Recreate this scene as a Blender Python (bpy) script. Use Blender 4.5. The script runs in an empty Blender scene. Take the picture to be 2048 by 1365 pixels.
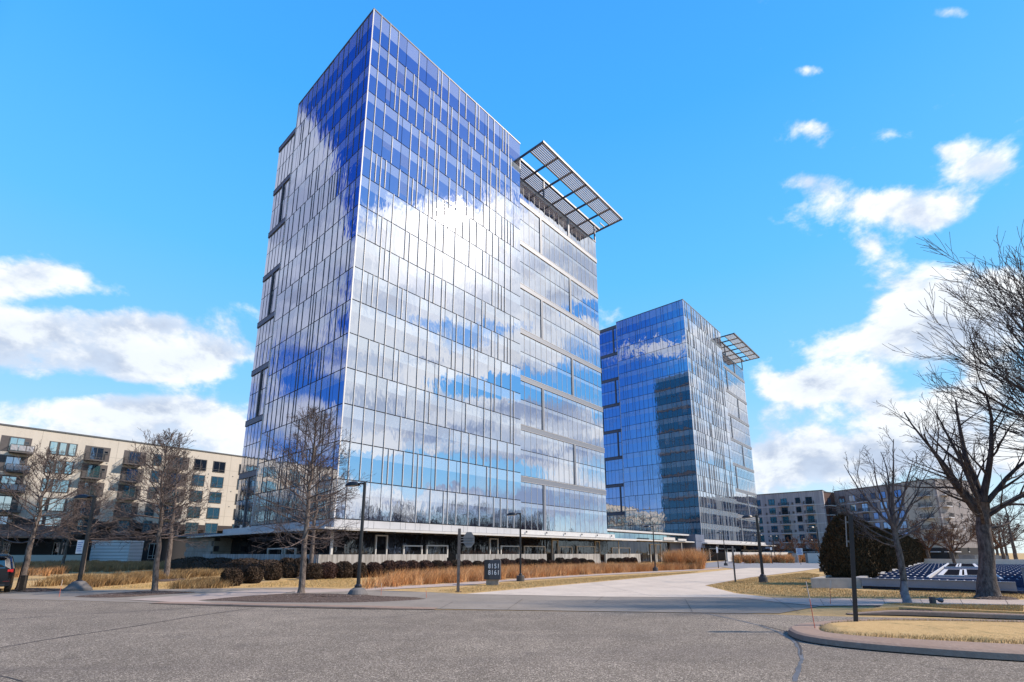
import bpy, math, random
import numpy as np
from mathutils import Vector, Matrix, Euler

# ------------------------------------------------------------------ camera, sky, sun, exposure
SC = bpy.context.scene
COL = SC.collection
EYE = 1.65
TH = 0.21787                       # camera pitch (up)
F, CX, CY = 985.5, 1027.3, 888.2   # focal length / principal point measured in the photo (2048 px wide)
cam = bpy.data.cameras.new('camera')
cam.sensor_width = 36.0
cam.lens = F / 2048 * 36.0
cam.shift_x = (1024 - CX) / 2048
cam.shift_y = (CY - 682.5) / 2048
cam.clip_end = 6000
cam.clip_start = 0.05
cam_o = bpy.data.objects.new('camera', cam)
COL.objects.link(cam_o)
cam_o.location = (0, 0, EYE)
cam_o.rotation_euler = (math.pi / 2 + TH, 0, 0)
SC.camera = cam_o

SUN_AZ, SUN_EL = math.radians(91.4), math.radians(37.1)   # azimuth clockwise from +Y


def ray(u, v):
    x = (u - CX) / F; z = -(v - CY) / F
    c, s = math.cos(TH), math.sin(TH)
    return np.array([x, c - z * s, s + z * c])


def azel(u, v):
    r = ray(u, v); r = r / np.linalg.norm(r)
    return math.atan2(r[0], r[1]), math.asin(r[2])


class NT:
    """small helper to write node graphs"""
    def __init__(s, tree):
        s.t = tree; s.n = tree.nodes; s.l = tree.links

    def node(s, typ, **kw):
        n = s.n.new(typ)
        for k, v in kw.items():
            setattr(n, k, v)
        return n

    def put(s, sock, v):
        if v is None: return
        if isinstance(v, bpy.types.NodeSocket): s.l.new(v, sock)
        else:
            if sock.type == 'RGBA' and len(v) == 3: v = (*v, 1)
            sock.default_value = v

    def m(s, op, a, b=None, c=None, clamp=False):
        n = s.node('ShaderNodeMath', operation=op, use_clamp=clamp)
        s.put(n.inputs[0], a); s.put(n.inputs[1], b); s.put(n.inputs[2], c)
        return n.outputs[0]

    def vm(s, op, a, b=None):
        n = s.node('ShaderNodeVectorMath', operation=op)
        s.put(n.inputs[0], a); s.put(n.inputs[1], b)
        return n.outputs[0]

    def mix(s, f, a, b, blend='MIX'):
        n = s.node('ShaderNodeMix', data_type='RGBA', blend_type=blend)
        s.put(n.inputs[0], f); s.put(n.inputs[6], a); s.put(n.inputs[7], b)
        return n.outputs[2]

    def noise(s, vec, scale, detail=4, rough=.5, dist=0.0):
        n = s.node('ShaderNodeTexNoise')
        s.put(n.inputs['Vector'], vec)
        n.inputs['Scale'].default_value = scale; n.inputs['Detail'].default_value = detail
        n.inputs['Roughness'].default_value = rough; n.inputs['Distortion'].default_value = dist
        return n.outputs[0]

    def sstep(s, v, a, b, lo=0.0, hi=1.0):
        n = s.node('ShaderNodeMapRange', interpolation_type='SMOOTHSTEP')
        s.put(n.inputs[0], v); n.inputs[1].default_value = a; n.inputs[2].default_value = b
        n.inputs[3].default_value = lo; n.inputs[4].default_value = hi
        return n.outputs[0]

    def ramp(s, v, stops):
        n = s.node('ShaderNodeValToRGB')
        s.put(n.inputs[0], v)
        e = n.color_ramp.elements
        while len(e) < len(stops): e.new(.5)
        for k, (p, c) in enumerate(stops):
            e[k].position = p; e[k].color = (*c, 1)
        return n.outputs[0]


world = bpy.data.worlds.new('World'); SC.world = world; world.use_nodes = True
W = NT(world.node_tree); W.n.clear()
sky = W.node('ShaderNodeTexSky', sky_type='NISHITA')
sky.sun_disc = False; sky.sun_elevation = SUN_EL; sky.sun_rotation = SUN_AZ
sky.air_density = 1.0; sky.dust_density = 0.6; sky.ozone_density = 2.0
tc = W.node('ShaderNodeTexCoord').outputs['Generated']
sep = W.node('ShaderNodeSeparateXYZ'); W.put(sep.inputs[0], tc)
AZ = W.m('ARCTAN2', sep.outputs[0], sep.outputs[1])
EL = W.m('ARCSINE', sep.outputs[2])
# cloud banks and clear gaps: (azimuth, elevation, half widths, weight), in degrees
A1 = 48.32   # direction of the tower fronts


def refl_r(u, v):      # where a point of the big front mirrors the sky
    a, e = azel(u, v); return math.radians(83.37) - a, e


def refl_l(u, v):
    a, e = azel(u, v); return math.radians(-96.63) - a, e


banks = []


def bank(uv, rx, ry, w, f=azel):
    if f is azel:
        def pl(u, v): r = ray(u, v); return r[0] / r[1], r[2] / r[1]
        a, e = pl(*uv); a2 = pl(uv[0] + rx, uv[1])[0]; e3 = pl(uv[0], uv[1] - ry)[1]
        banks.append((a, e, max(abs(a2 - a), .01), max(abs(e3 - e), .008), w, True)); return
    a, e = f(*uv)
    a2, e2 = f(uv[0] + rx, uv[1]); a3, e3 = f(uv[0], uv[1] - ry)
    banks.append((a, e, max(abs(a2 - a), .01), max(abs(e3 - e), .008), w, False))


# the part of the sky in view
bank((60, 555), 120, 38, 1.1); bank((90, 660), 190, 34, .9); bank((330, 648), 80, 26, .9); bank((300, 560), 90, 45, -.6)
bank((200, 700), 420, 130, .42); bank((200, 722), 300, 36, .8); bank((430, 705), 90, 36, .9); bank((150, 605), 130, 12, -.4); bank((160, 775), 220, 12, -.45); bank((280, 820), 360, 26, .8)
bank((230, 880), 420, 50, .65)
bank((1630, 258), 50, 22, .8); bank((1765, 268), 60, 24, .85); bank((1700, 298), 70, 16, .6); bank((1740, 400), 230, 90, .18)
bank((1640, 365), 65, 34, .8); bank((1770, 415), 130, 42, .85); bank((1860, 435), 70, 24, .6); bank((1730, 492), 45, 24, .75)
bank((1995, 335), 80, 42, .8); bank((1900, 300), 40, 18, .7); bank((1910, 28), 110, 22, .95); bank((1620, 140), 40, 16, .9)
bank((1850, 650), 150, 70, 1.0); bank((1730, 690), 90, 32, .6); bank((1620, 770), 95, 36, 1.0); bank((1770, 800), 80, 50, .7)
bank((1960, 600), 130, 60, .8); bank((1960, 760), 170, 110, .5)
bank((1630, 925), 200, 52, 1.1); bank((1900, 900), 260, 70, .6)
bank((1000, 200), 700, 260, -.6); bank((1400, 500), 130, 200, -.5); bank((250, 250), 420, 190, -.5)
bank((1640, 365), 60, 22, .4); bank((1660, 400), 90, 20, .3); bank((1950, 500), 160, 26, -.6); bank((1560, 560), 120, 60, -.5); bank((1480, 820), 60, 60, -.2); bank((900, -200), 900, 260, -.5)
# what the big front mirrors: clear high up, a broad cloud deck round the sun, thin gaps lower down
bank((900, 450), 300, 110, .75, refl_r); bank((850, 620), 420, 90, .75, refl_r)
bank((1100, 600), 250, 120, .7, refl_r); bank((820, 740), 260, 60, .6, refl_r); bank((800, 870), 300, 60, .45, refl_r); bank((1130, 900), 180, 90, .55, refl_r)
bank((860, 820), 300, 45, .7, refl_r); bank((720, 700), 120, 200, .8, refl_r); bank((880, 560), 300, 120, .5, refl_r); bank((900, 1000), 300, 30, .5, refl_r)
bank((760, 120), 260, 150, -1.4, refl_r); bank((800, 250), 110, 50, -.7, refl_r); bank((1000, 170), 220, 90, -.9, refl_r)
bank((860, 645), 60, 14, -.6, refl_r); bank((1010, 650), 60, 16, -.75, refl_r); bank((1160, 620), 50, 22, -2.0, refl_r)
bank((980, 775), 130, 24, -1.9, refl_r); bank((1130, 770), 90, 18, -1.2, refl_r); bank((930, 945), 170, 20, -2.2, refl_r); bank((760, 925), 90, 14, -1.2, refl_r)
# what the left front mirrors
bank((590, 480), 130, 330, 1.7, refl_l); bank((620, 850), 130, 80, .7, refl_l); bank((700, 700), 60, 50, .3, refl_l)
bank((718, 170), 50, 130, -2.6, refl_l); bank((716, 420), 14, 60, -1.3, refl_l); bank((690, 790), 90, 22, -1.0, refl_l)
bank((560, 300), 60, 30, -.3, refl_l)
# second tower's faces
bank((1300, 700), 90, 22, 1.3, refl_l); bank((1270, 740), 60, 16, .35, refl_l); bank((1270, 640), 160, 40, -.7, refl_l); bank((1300, 850), 160, 130, -.8, refl_l)
bank((1290, 850), 100, 90, -.15, refl_l); bank((1270, 1010), 80, 20, .35, refl_l)
bank((1120, 540), 130, 120, .8, refl_r); bank((1130, 760), 120, 60, .5, refl_r); bank((1440, 800), 60, 30, .4, refl_r); bank((1450, 860), 110, 180, 1.1, refl_r); bank((1440, 700), 110, 40, .5, refl_r)

acc = None; acn = None
YC = W.m('MAXIMUM', sep.outputs[1], .08); PX = W.m('DIVIDE', sep.outputs[0], YC); PZ = W.m('DIVIDE', sep.outputs[2], YC)
north = W.sstep(sep.outputs[1], .1, .3)
for (a, e, sa, se, w, pl_) in sorted(banks, key=lambda t: not t[5]):
    da = W.m('MULTIPLY', W.m('SUBTRACT', PX if pl_ else AZ, a), 1 / sa)
    de = W.m('MULTIPLY', W.m('SUBTRACT', PZ if pl_ else EL, e), 1 / se)
    g = W.m('EXPONENT', W.m('MULTIPLY', W.m('MULTIPLY_ADD', da, da, W.m('MULTIPLY', de, de)), -.95))
    if pl_: acn = W.m('MULTIPLY', g, w) if acn is None else W.m('MULTIPLY_ADD', g, w, acn)
    else: acc = W.m('MULTIPLY', acn, north) if acc is None else acc; acc = W.m('MULTIPLY_ADD', g, w, acc)
vs = W.vm('MULTIPLY', tc, (1, 1, 1.5))
nz = W.noise(vs, 7.0, 10, .60, .15)
nz2 = W.noise(W.vm('ADD', vs, (0.012, 0, .06)), 7.0, 6, .60, .15)
big = W.noise(vs, 1.7, 3, .5, 0)
cosaz = W.m('COSINE', W.m('SUBTRACT', AZ, SUN_AZ))
behind = W.sstep(cosaz, -.955, -.80, 1.0, 0.0)
lowel = W.m('MULTIPLY', W.sstep(EL, math.radians(-2), math.radians(26), .20, 0.0), W.m('MULTIPLY_ADD', behind, -1.0, 1.0))
dens = W.m('ADD', W.m('ADD', W.m('MULTIPLY', acc, .62), W.m('MULTIPLY', W.m('SUBTRACT', nz, .5), 2.3)),
           W.m('ADD', W.m('MULTIPLY', W.m('SUBTRACT', big, .5), .9), lowel))
mask = W.sstep(dens, .18, .60)
# light and grey sides of the clouds
relief = W.m('SUBTRACT', nz, nz2)
sh = W.sstep(relief, -.10, .10)
thick = W.sstep(dens, .50, 1.05)
cosang = W.node('ShaderNodeVectorMath', operation='DOT_PRODUCT')
W.put(cosang.inputs[0], tc)
W.put(cosang.inputs[1], (math.sin(SUN_AZ) * math.cos(SUN_EL), math.cos(SUN_AZ) * math.cos(SUN_EL), math.sin(SUN_EL)))
near_sun = W.sstep(cosang.outputs['Value'], .55, 1.0)
core_sun = W.m('POWER', W.m('MAXIMUM', cosang.outputs['Value'], 0.0), 150)
lit = W.mix(sh, (4.4, 5.2, 6.4), (6.9, 7.1, 7.3))
grey = W.mix(sh, (2.6, 3.1, 4.2), (5.6, 6.2, 6.9))
cloud = W.mix(W.m('MULTIPLY', thick, .65), lit, grey)
cloud = W.mix(near_sun, cloud, W.mix(1.0, cloud, (1.14, 1.12, 1.10), 'MULTIPLY'))
slate = W.m('MULTIPLY', W.sstep(W.noise(W.vm('MULTIPLY', tc, (1, 1, 3.2)), 3.4, 5, .6, .2), .47, .62), W.sstep(EL, math.radians(33), math.radians(22), 0.0, .85))
slate = W.m('MULTIPLY', slate, W.sstep(cosaz, .80, .93))
cloud = W.mix(slate, cloud, (2.0, 2.7, 4.3))
cloud = W.mix(W.m('MULTIPLY', behind, .85), cloud, W.mix(sh, (2.8, 3.2, 4.7), (4.1, 4.5, 5.9)))
cloud = W.mix(core_sun, cloud, (19, 18, 17))
hs = W.node('ShaderNodeHueSaturation')
hs.inputs['Saturation'].default_value = 1.3; hs.inputs['Value'].default_value = 1.1
W.put(hs.inputs['Color'], sky.outputs[0])
opp = W.m('MULTIPLY_ADD', W.sstep(cosaz, .78, .93), .9, W.m('MULTIPLY_ADD', behind, 2.2, 1.0))
eln = W.m('MULTIPLY', W.m('MULTIPLY', EL, 2 / math.pi), opp)
azure = W.ramp(eln, [(0.0, (.56, .66, .70)), (.08, (.36, .56, .70)), (.18, (.19, .47, .74)), (.33, (.095, .40, .76)), (.5, (.050, .315, .76)), (1.0, (.015, .13, .58))])
azure = W.mix(1.0, azure, (10, 10, 10), 'MULTIPLY')
away = W.m('MULTIPLY_ADD', behind, -.62, 1.0)
cw = W.node('ShaderNodeCombineColor')
for i_ in range(3): W.put(cw.inputs[i_], away if i_ < 2 else W.m('MULTIPLY_ADD', away, .5, .5))
azure = W.mix(1.0, azure, cw.outputs[0], 'MULTIPLY')
skyb = W.mix(.90, hs.outputs[0], azure)
below = W.sstep(EL, -.02, .02)
skyc = skyb
col = W.mix(mask, skyc, cloud)
bg = W.node('ShaderNodeBackground'); W.put(bg.inputs[0], col); bg.inputs[1].default_value = .1
wo = W.node('ShaderNodeOutputWorld'); W.l.new(bg.outputs[0], wo.inputs[0])

sl = bpy.data.lights.new('sun', 'SUN'); sl.energy = 4.0; sl.angle = math.radians(1.6); sl.color = (1.0, .87, .73)
so = bpy.data.objects.new('sun', sl); COL.objects.link(so)
sd = Vector((math.sin(SUN_AZ) * math.cos(SUN_EL), math.cos(SUN_AZ) * math.cos(SUN_EL), math.sin(SUN_EL)))
so.rotation_euler = sd.to_track_quat('Z', 'Y').to_euler()
so.location = (60, 0, 80)
SC.view_settings.view_transform = 'Standard'; SC.view_settings.look = 'None'
SC.view_settings.exposure = 0.6; SC.view_settings.gamma = 1.0; SC.view_settings.use_curve_mapping = False
SC.render.engine = 'CYCLES'
SC.cycles.max_bounces = 6; SC.cycles.glossy_bounces = 4; SC.cycles.transparent_max_bounces = 6
SC.cycles.caustics_reflective = False; SC.cycles.caustics_refractive = False

rnd = random.Random(7)
RNG = np.random.default_rng(11)

# ------------------------------------------------------------------ materials
MATS = {}


def mat(name, color=(.5, .5, .5), rough=.6, metal=0.0, nscale=None, namp=.15, bump=0.0, bscale=40, spec=.5, fn=None, detail=4):
    if name in MATS: return MATS[name]
    m = bpy.data.materials.new(name); m.use_nodes = True
    T = NT(m.node_tree); b = T.n['Principled BSDF']
    b.inputs['Roughness'].default_value = rough; b.inputs['Metallic'].default_value = metal
    b.inputs['Specular IOR Level'].default_value = spec
    pos = T.node('ShaderNodeNewGeometry').outputs['Position']
    c = (*color, 1)
    if nscale:
        n = T.noise(pos, nscale, detail, .6)
        k = T.sstep(n, .3, .7, 1 - namp, 1 + namp)
        c = T.mix(1.0, c, T.node('ShaderNodeCombineColor').outputs[0], 'MULTIPLY')
        cc = c.node.inputs[7].links[0].from_node
        for i in range(3): T.put(cc.inputs[i], k)
    T.put(b.inputs['Base Color'], c)
    if bump:
        bn = T.node('ShaderNodeBump'); bn.inputs['Strength'].default_value = bump; bn.inputs['Distance'].default_value = .02
        T.put(bn.inputs['Height'], T.noise(pos, bscale, 3)); T.put(b.inputs['Normal'], bn.outputs[0])
    if fn: fn(T, b, pos)
    MATS[name] = m
    return m


def glass_mat(name, tint, under, refl, wob=1.0):
    """coated reflective glazing: mirror coat over a tinted pane"""
    m = bpy.data.materials.new(name); m.use_nodes = True
    T = NT(m.node_tree); T.n.clear()
    pos = T.node('ShaderNodeNewGeometry').outputs['Position']
    p2 = T.vm('MULTIPLY', pos, (1, 1, .55))
    h = T.m('ADD', T.noise(p2, .9, 2, .5), T.m('MULTIPLY', T.noise(T.vm('MULTIPLY', pos, (1, 1, .3)), 2.6, 2), .35))
    bn = T.node('ShaderNodeBump'); bn.inputs['Strength'].default_value = 1.0; bn.inputs['Distance'].default_value = .0115 * wob
    T.put(bn.inputs['Height'], h)
    oi = T.node('ShaderNodeObjectInfo').outputs['Random']
    gl = T.node('ShaderNodeBsdfGlossy'); gl.inputs['Roughness'].default_value = .012
    T.put(gl.inputs['Color'], (*tint, 1)); T.put(gl.inputs['Normal'], bn.outputs[0])
    df = T.node('ShaderNodeBsdfDiffuse')
    T.put(df.inputs['Color'], T.mix(oi, (*[u * .75 for u in under], 1), (*[min(1, u * 1.3) for u in under], 1)))
    fr = T.node('ShaderNodeFresnel'); fr.inputs[0].default_value = 1.5
    f = T.m('ADD', refl, T.m('MULTIPLY', fr.outputs[0], 1 - refl), clamp=True)
    mx = T.node('ShaderNodeMixShader'); T.put(mx.inputs[0], f); T.l.new(df.outputs[0], mx.inputs[1]); T.l.new(gl.outputs[0], mx.inputs[2])
    o = T.node('ShaderNodeOutputMaterial'); T.l.new(mx.outputs[0], o.inputs[0])
    MATS[name] = m
    return m


G_VIS = glass_mat('coated_glass', (.74, .76, .82), (.015, .03, .08), .82)
G_SPA = glass_mat('spandrel_glass', (.76, .79, .86), (.38, .45, .52), .60)
G_BLIND = glass_mat('glass_with_blind', (.74, .76, .82), (.22, .23, .26), .66)
G_REAR = glass_mat('dimmed_rear_glass', (.13, .26, .46), (.004, .036, .075), .30)  # dark teal colour stands in for the dimmer sky mirrored at the rear
G_DARK = glass_mat('dark_glass', (.36, .38, .42), (.010, .012, .016), .24, 1.6)
G_WIN = glass_mat('window_glass', (.62, .80, .86), (.05, .12, .13), .6, .6)
G_WINB = glass_mat('window_glass_blue', (.5, .66, .85), (.03, .05, .08), .5, .6)
M_FRAME = mat('curtain_wall_frame', (.045, .05, .07), .5)
M_FIN = mat('anodised_fin', (.60, .585, .58), .45, 0.0)
M_BAND = mat('grey_metal_band', (.165, .185, .225), .5, .2)
M_PANEL = mat('light_metal_panel', (.42, .42, .43), .5, nscale=.6, namp=.06)
M_WHITE = mat('white_paint', (.52, .51, .50), .5, nscale=2, namp=.05)
M_SHADE = mat('sunshade_metal', (.10, .10, .115), .45, .3)
M_SLAT = mat('sunshade_slat', (.50, .46, .44), .5, .1)
M_BLACK = mat('black_painted_metal', (.012, .012, .014), .38)


def streaks(T, b, pos):
    n = T.noise(T.vm('MULTIPLY', pos, (1, 1, .06)), 4.5, 4, .7)
    n2 = T.noise(pos, .8, 3)
    c = T.mix(T.sstep(n, .35, .68), (.40, .385, .365), (.17, .155, .14))
    c = T.mix(T.sstep(n2, .4, .7, 0, .35), c, (.24, .225, .205))
    T.put(b.inputs['Base Color'], c)


M_CONC_ST = mat('streaked_concrete', rough=.85, bump=.3, bscale=8, fn=streaks)
M_CONC = mat('concrete', (.33, .32, .31), .85, nscale=1.5, namp=.14, bump=.2, bscale=30)
M_STONE = mat('stone_block', (.25, .235, .22), .8, nscale=1.2, namp=.15)


# ------------------------------------------------------------------ mesh helpers
class MB:
    def __init__(s): s.v = []; s.f = []; s.m = []

    def quad(s, a, b, c, d, mi=0):
        i = len(s.v); s.v += [tuple(a), tuple(b), tuple(c), tuple(d)]; s.f.append((i, i + 1, i + 2, i + 3)); s.m.append(mi)

    def box(s, x0, y0, z0, x1, y1, z1, mi=0):
        i = len(s.v)
        s.v += [(x0, y0, z0), (x1, y0, z0), (x1, y1, z0), (x0, y1, z0), (x0, y0, z1), (x1, y0, z1), (x1, y1, z1), (x0, y1, z1)]
        for f in ((0, 3, 2, 1), (4, 5, 6, 7), (0, 1, 5, 4), (1, 2, 6, 5), (2, 3, 7, 6), (3, 0, 4, 7)):
            s.f.append(tuple(i + k for k in f)); s.m.append(mi)

    def prism(s, pts, z0, z1, mi=0, top_scale=None):
        """vertical prism over a ground polygon (counter-clockwise)"""
        n = len(pts); i = len(s.v)
        z0s = z0 if hasattr(z0, '__len__') else [z0] * n
        s.v += [(p[0], p[1], z0s[k]) for k, p in enumerate(pts)]
        if top_scale:
            cx = sum(p[0] for p in pts) / n; cy = sum(p[1] for p in pts) / n
            s.v += [(cx + (p[0] - cx) * top_scale, cy + (p[1] - cy) * top_scale, z1) for p in pts]
        else: s.v += [(p[0], p[1], z1) for p in pts]
        for k in range(n):
            j = (k + 1) % n
            s.f.append((i + k, i + j, i + n + j, i + n + k)); s.m.append(mi)
        s.f.append(tuple(i + n + k for k in range(n))); s.m.append(mi)
        s.f.append(tuple(i + n - 1 - k for k in range(n))); s.m.append(mi)

    def tube(s, pts, rad, n=8, mi=0, cap=True):
        """tube through points with a radius each"""
        pts = [Vector(p) for p in pts]
        if not hasattr(rad, '__len__'): rad = [rad] * len(pts)
        i0 = len(s.v)
        for k, p in enumerate(pts):
            d = (pts[min(k + 1, len(pts) - 1)] - pts[max(k - 1, 0)]).normalized()
            a = Vector((0, 0, 1)) if abs(d.z) < .9 else Vector((1, 0, 0))
            u = d.cross(a).normalized(); w = d.cross(u)
            for q in range(n):
                t = 2 * math.pi * q / n
                s.v.append(tuple(p + (u * math.cos(t) + w * math.sin(t)) * rad[k]))
        for k in range(len(pts) - 1):
            for q in range(n):
                r = (q + 1) % n
                s.f.append((i0 + k * n + q, i0 + k * n + r, i0 + (k + 1) * n + r, i0 + (k + 1) * n + q)); s.m.append(mi)
        if cap:
            s.f.append(tuple(i0 + q for q in range(n))); s.m.append(mi)
            s.f.append(tuple(i0 + (len(pts) - 1) * n + n - 1 - q for q in range(n))); s.m.append(mi)

    def lathe(s, prof, n=16, c=(0, 0), mi=0):
        s.tube_prof = None
        i0 = len(s.v)
        for r, z in prof:
            for q in range(n):
                t = 2 * math.pi * q / n
                s.v.append((c[0] + r * math.cos(t), c[1] + r * math.sin(t), z))
        for k in range(len(prof) - 1):
            for q in range(n):
                r = (q + 1) % n
                s.f.append((i0 + k * n + q, i0 + k * n + r, i0 + (k + 1) * n + r, i0 + (k + 1) * n + q)); s.m.append(mi)
        s.f.append(tuple(i0 + n - 1 - q for q in range(n))); s.m.append(mi)
        s.f.append(tuple(i0 + (len(prof) - 1) * n + q for q in range(n))); s.m.append(mi)

    def mesh(s, name, mats, smooth=False):
        me = bpy.data.meshes.new(name); me.from_pydata(s.v, [], s.f)
        for m in (mats if isinstance(mats, (list, tuple)) else [mats]): me.materials.append(m)
        if any(s.m): me.polygons.foreach_set('material_index', s.m)
        if smooth: me.polygons.foreach_set('use_smooth', [True] * len(s.f))
        return me

    def build(s, name, mats, parent=None, smooth=False, kind=None, loc=None, rz=0):
        return link(name, s.mesh(name, mats, smooth), parent, kind, loc, rz)


def link(name, data, parent=None, kind=None, loc=None, rz=0):
    o = bpy.data.objects.new(name, data); COL.objects.link(o)
    if parent: o.parent = parent
    if loc: o.location = loc
    if rz: o.rotation_euler = (0, 0, rz)
    if kind: o['kind'] = kind
    return o


def tag(o, label, cat, group=None):
    o['label'] = label; o['category'] = cat
    if group: o['group'] = group
    return o


def thing(name, label, cat, loc=(0, 0, 0), rz=0, group=None):
    o = bpy.data.objects.new(name, None); COL.objects.link(o)
    o.location = loc; o.rotation_euler = (0, 0, rz); o.empty_display_size = .1
    return tag(o, label, cat, group)


def copy_tree(o, loc, rz, label=None, scale=None):
    c = o.copy(); COL.objects.link(c); c.location = loc; c.rotation_euler = (0, 0, rz)
    if label: c['label'] = label
    if scale: c.scale = scale
    for ch in o.children:
        d = ch.copy(); COL.objects.link(d); d.parent = c
        for g in ch.children:
            e = g.copy(); COL.objects.link(e); e.parent = d
    return c


def G(u, v, z=0.0):
    r = ray(u, v); t = (z - EYE) / r[2]; p = r * t
    return (float(p[0]), float(p[1]))


AR = .84335
RD = np.array([math.cos(AR), math.sin(AR)]); LD = np.array([-math.sin(AR), math.cos(AR)])
C1 = np.array([-4.468, 12.39]) * 3.3
C2 = np.array([11.598, 30.884]) * 3.3


def onR(u, off=0.0, v=1080):        # pixel column -> metres along the big front
    r = ray(u, v); o = C1 + LD * off; t = (o @ LD) / (r[:2] @ LD); return float((r[:2] * t - o) @ RD)


def onL(u, off=0.0, v=1080):
    r = ray(u, v); o = C1 + RD * off; t = (o @ RD) / (r[:2] @ RD); return float((r[:2] * t - o) @ LD)


def loc1(x, y, z=0.0):              # tower frame -> world
    p = C1 + RD * x + LD * y; return (float(p[0]), float(p[1]), z)


def ZL(l): return EYE + 3.3 * (16.99 - l - (.149 if l else 0))


# ------------------------------------------------------------------ ground
def dry_grass(T, b, pos):
    a = T.noise(pos, .35, 4, .6); c = T.noise(pos, 9, 4, .7); d = T.noise(pos, 55, 2, .6)
    col = T.mix(T.sstep(a, .35, .68), (.53, .345, .15), (.42, .28, .125))
    col = T.mix(T.sstep(c, .35, .7, 0, .6), col, (.62, .43, .21))
    col = T.mix(T.sstep(d, .45, .75, 0, .5), col, (.25, .165, .07))
    e = T.noise(pos, 2.4, 5, .7, .5); col = T.mix(T.sstep(e, .52, .68, 0, .6), col, (.235, .19, .085)); col = T.mix(T.sstep(e, .36, .28, 0, .5), col, (.27, .17, .085))
    T.put(b.inputs['Base Color'], col)


def mulch(T, b, pos):
    d = T.noise(pos, 26, 3, .7); e = T.noise(pos, 70, 2)
    col = T.ramp(d, [(.3, (.035, .024, .02)), (.5, (.10, .07, .055)), (.68, (.22, .17, .14))])
    col = T.mix(T.sstep(e, .6, .75, 0, .5), col, (.34, .28, .24))
    T.put(b.inputs['Base Color'], col)


def asphalt(T, b, pos):
    v = T.node('ShaderNodeTexVoronoi'); v.inputs['Scale'].default_value = 75; T.put(v.inputs['Vector'], pos)
    st = T.node('ShaderNodeSeparateColor'); T.put(st.inputs[0], v.outputs['Color'])
    big = T.noise(pos, .18, 4, .6); mid = T.noise(pos, 1.4, 4, .65); fine = T.noise(pos, 30, 3, .7)
    col = T.ramp(st.outputs[0], [(.0, (.088, .071, .053)), (.45, (.184, .152, .116)), (.80, (.262, .218, .168)), (1, (.54, .46, .37))])
    k = T.m('MULTIPLY', T.sstep(big, .3, .7, .86, 1.12), T.m('MULTIPLY', T.sstep(mid, .3, .7, .9, 1.1), T.sstep(fine, .3, .7, .8, 1.2)))
    cc = T.node('ShaderNodeCombineColor')
    for i in range(3): T.put(cc.inputs[i], k)
    col = T.mix(1.0, col, cc.outputs[0], 'MULTIPLY')
    tr = T.noise(T.vm('MULTIPLY', pos, (.06, .9, 1)), 1.0, 4, .6, .6)
    col = T.mix(T.sstep(tr, .5, .7, 0, .28), col, (.10, .083, .074))
    st2 = T.noise(pos, .9, 5, .7, .4); col = T.mix(T.sstep(st2, .60, .70, 0, .45), col, (.085, .07, .062))
    T.put(b.inputs['Base Color'], col)
    bn = T.node('ShaderNodeBump'); bn.inputs['Strength'].default_value = .7; bn.inputs['Distance'].default_value = .006
    T.put(bn.inputs['Height'], v.outputs['Distance']); T.put(b.inputs['Normal'], bn.outputs[0])


def paving(base, spec):
    def fn(T, b, pos):
        a = T.noise(pos, .5, 5, .65); c = T.noise(pos, 14, 4, .7); d = T.noise(T.vm('MULTIPLY', pos, (1, .5, 1)), 3, 4)
        col = T.mix(T.sstep(a, .3, .72, 0, .7), base, tuple(x * .72 for x in base))
        col = T.mix(T.sstep(c, .4, .75, 0, .45), col, spec)
        col = T.mix(T.sstep(d, .55, .75, 0, .35), col, tuple(x * .6 for x in base))
        T.put(b.inputs['Base Color'], col)
    return fn


M_GRASS = mat('dry_lawn', rough=.95, bump=.8, bscale=35, fn=dry_grass, spec=.1)
M_MULCH = mat('bark_mulch', rough=.95, bump=1.0, bscale=22, fn=mulch, spec=.1)
M_ASPH = mat('worn_asphalt', rough=.9, fn=asphalt, spec=.25)
M_DRIVE = mat('pale_drive_concrete', rough=.85, bump=.15, bscale=25, fn=paving((.58, .49, .395), (.64, .55, .455)), spec=.3)
M_WALK = mat('sidewalk_concrete', rough=.85, bump=.15, bscale=25, fn=paving((.262, .223, .18), (.325, .285, .235)), spec=.3)
M_WALK2 = mat('light_sidewalk_concrete', rough=.85, bump=.15, bscale=25, fn=paving((.43, .345, .29), (.51, .42, .36)), spec=.3)
M_KERB = mat('kerb_concrete', rough=.85, bump=.3, bscale=18, fn=paving((.30, .205, .15), (.40, .295, .23)), spec=.3)
M_JOINT = mat('joint_tar', (.035, .03, .03), .8)
M_SEAL = mat('crack_sealant', (.10, .098, .105), .55, nscale=3, namp=.3)

g = MB()
N = 48
for i in range(N):
    for j in range(N):
        def q(k): t = k / N * 2 - 1; return math.copysign(abs(t) ** 3 * 3500, t)
        g.quad((q(i), q(j), 0), (q(i + 1), q(j), 0), (q(i + 1), q(j + 1), 0), (q(i), q(j + 1), 0))
link('ground', g.mesh('ground', M_GRASS), kind='structure')


def sheet(name, pts, z, m, thick=0.0, world=False):
    P = pts if world else [G(*p) for p in pts]
    area = sum(P[i][0] * P[(i + 1) % len(P)][1] - P[(i + 1) % len(P)][0] * P[i][1] for i in range(len(P)))
    if area < 0: P = P[::-1]
    b = MB()
    if thick: b.prism(P, z - thick, z)
    else:
        b.v = [(p[0], p[1], z) for p in P]; b.f = [tuple(range(len(P)))]; b.m = [0]
    return b.build(name, m, kind='structure')


# asphalt: near field to beyond the frame on every side
sheet('road', [(-70, -30), (70, -30), (70, 12.5), (12.8, 13.0), (9.2, 13.6), (6.3, 14.35), (-2.5, 15.35), (-6, 15.75), (-9.3, 16.4), (-12.5, 17.4), (-19.2, 19.0), (-32, 21.0), (-70, 24)], .008, M_ASPH, world=True)
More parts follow.
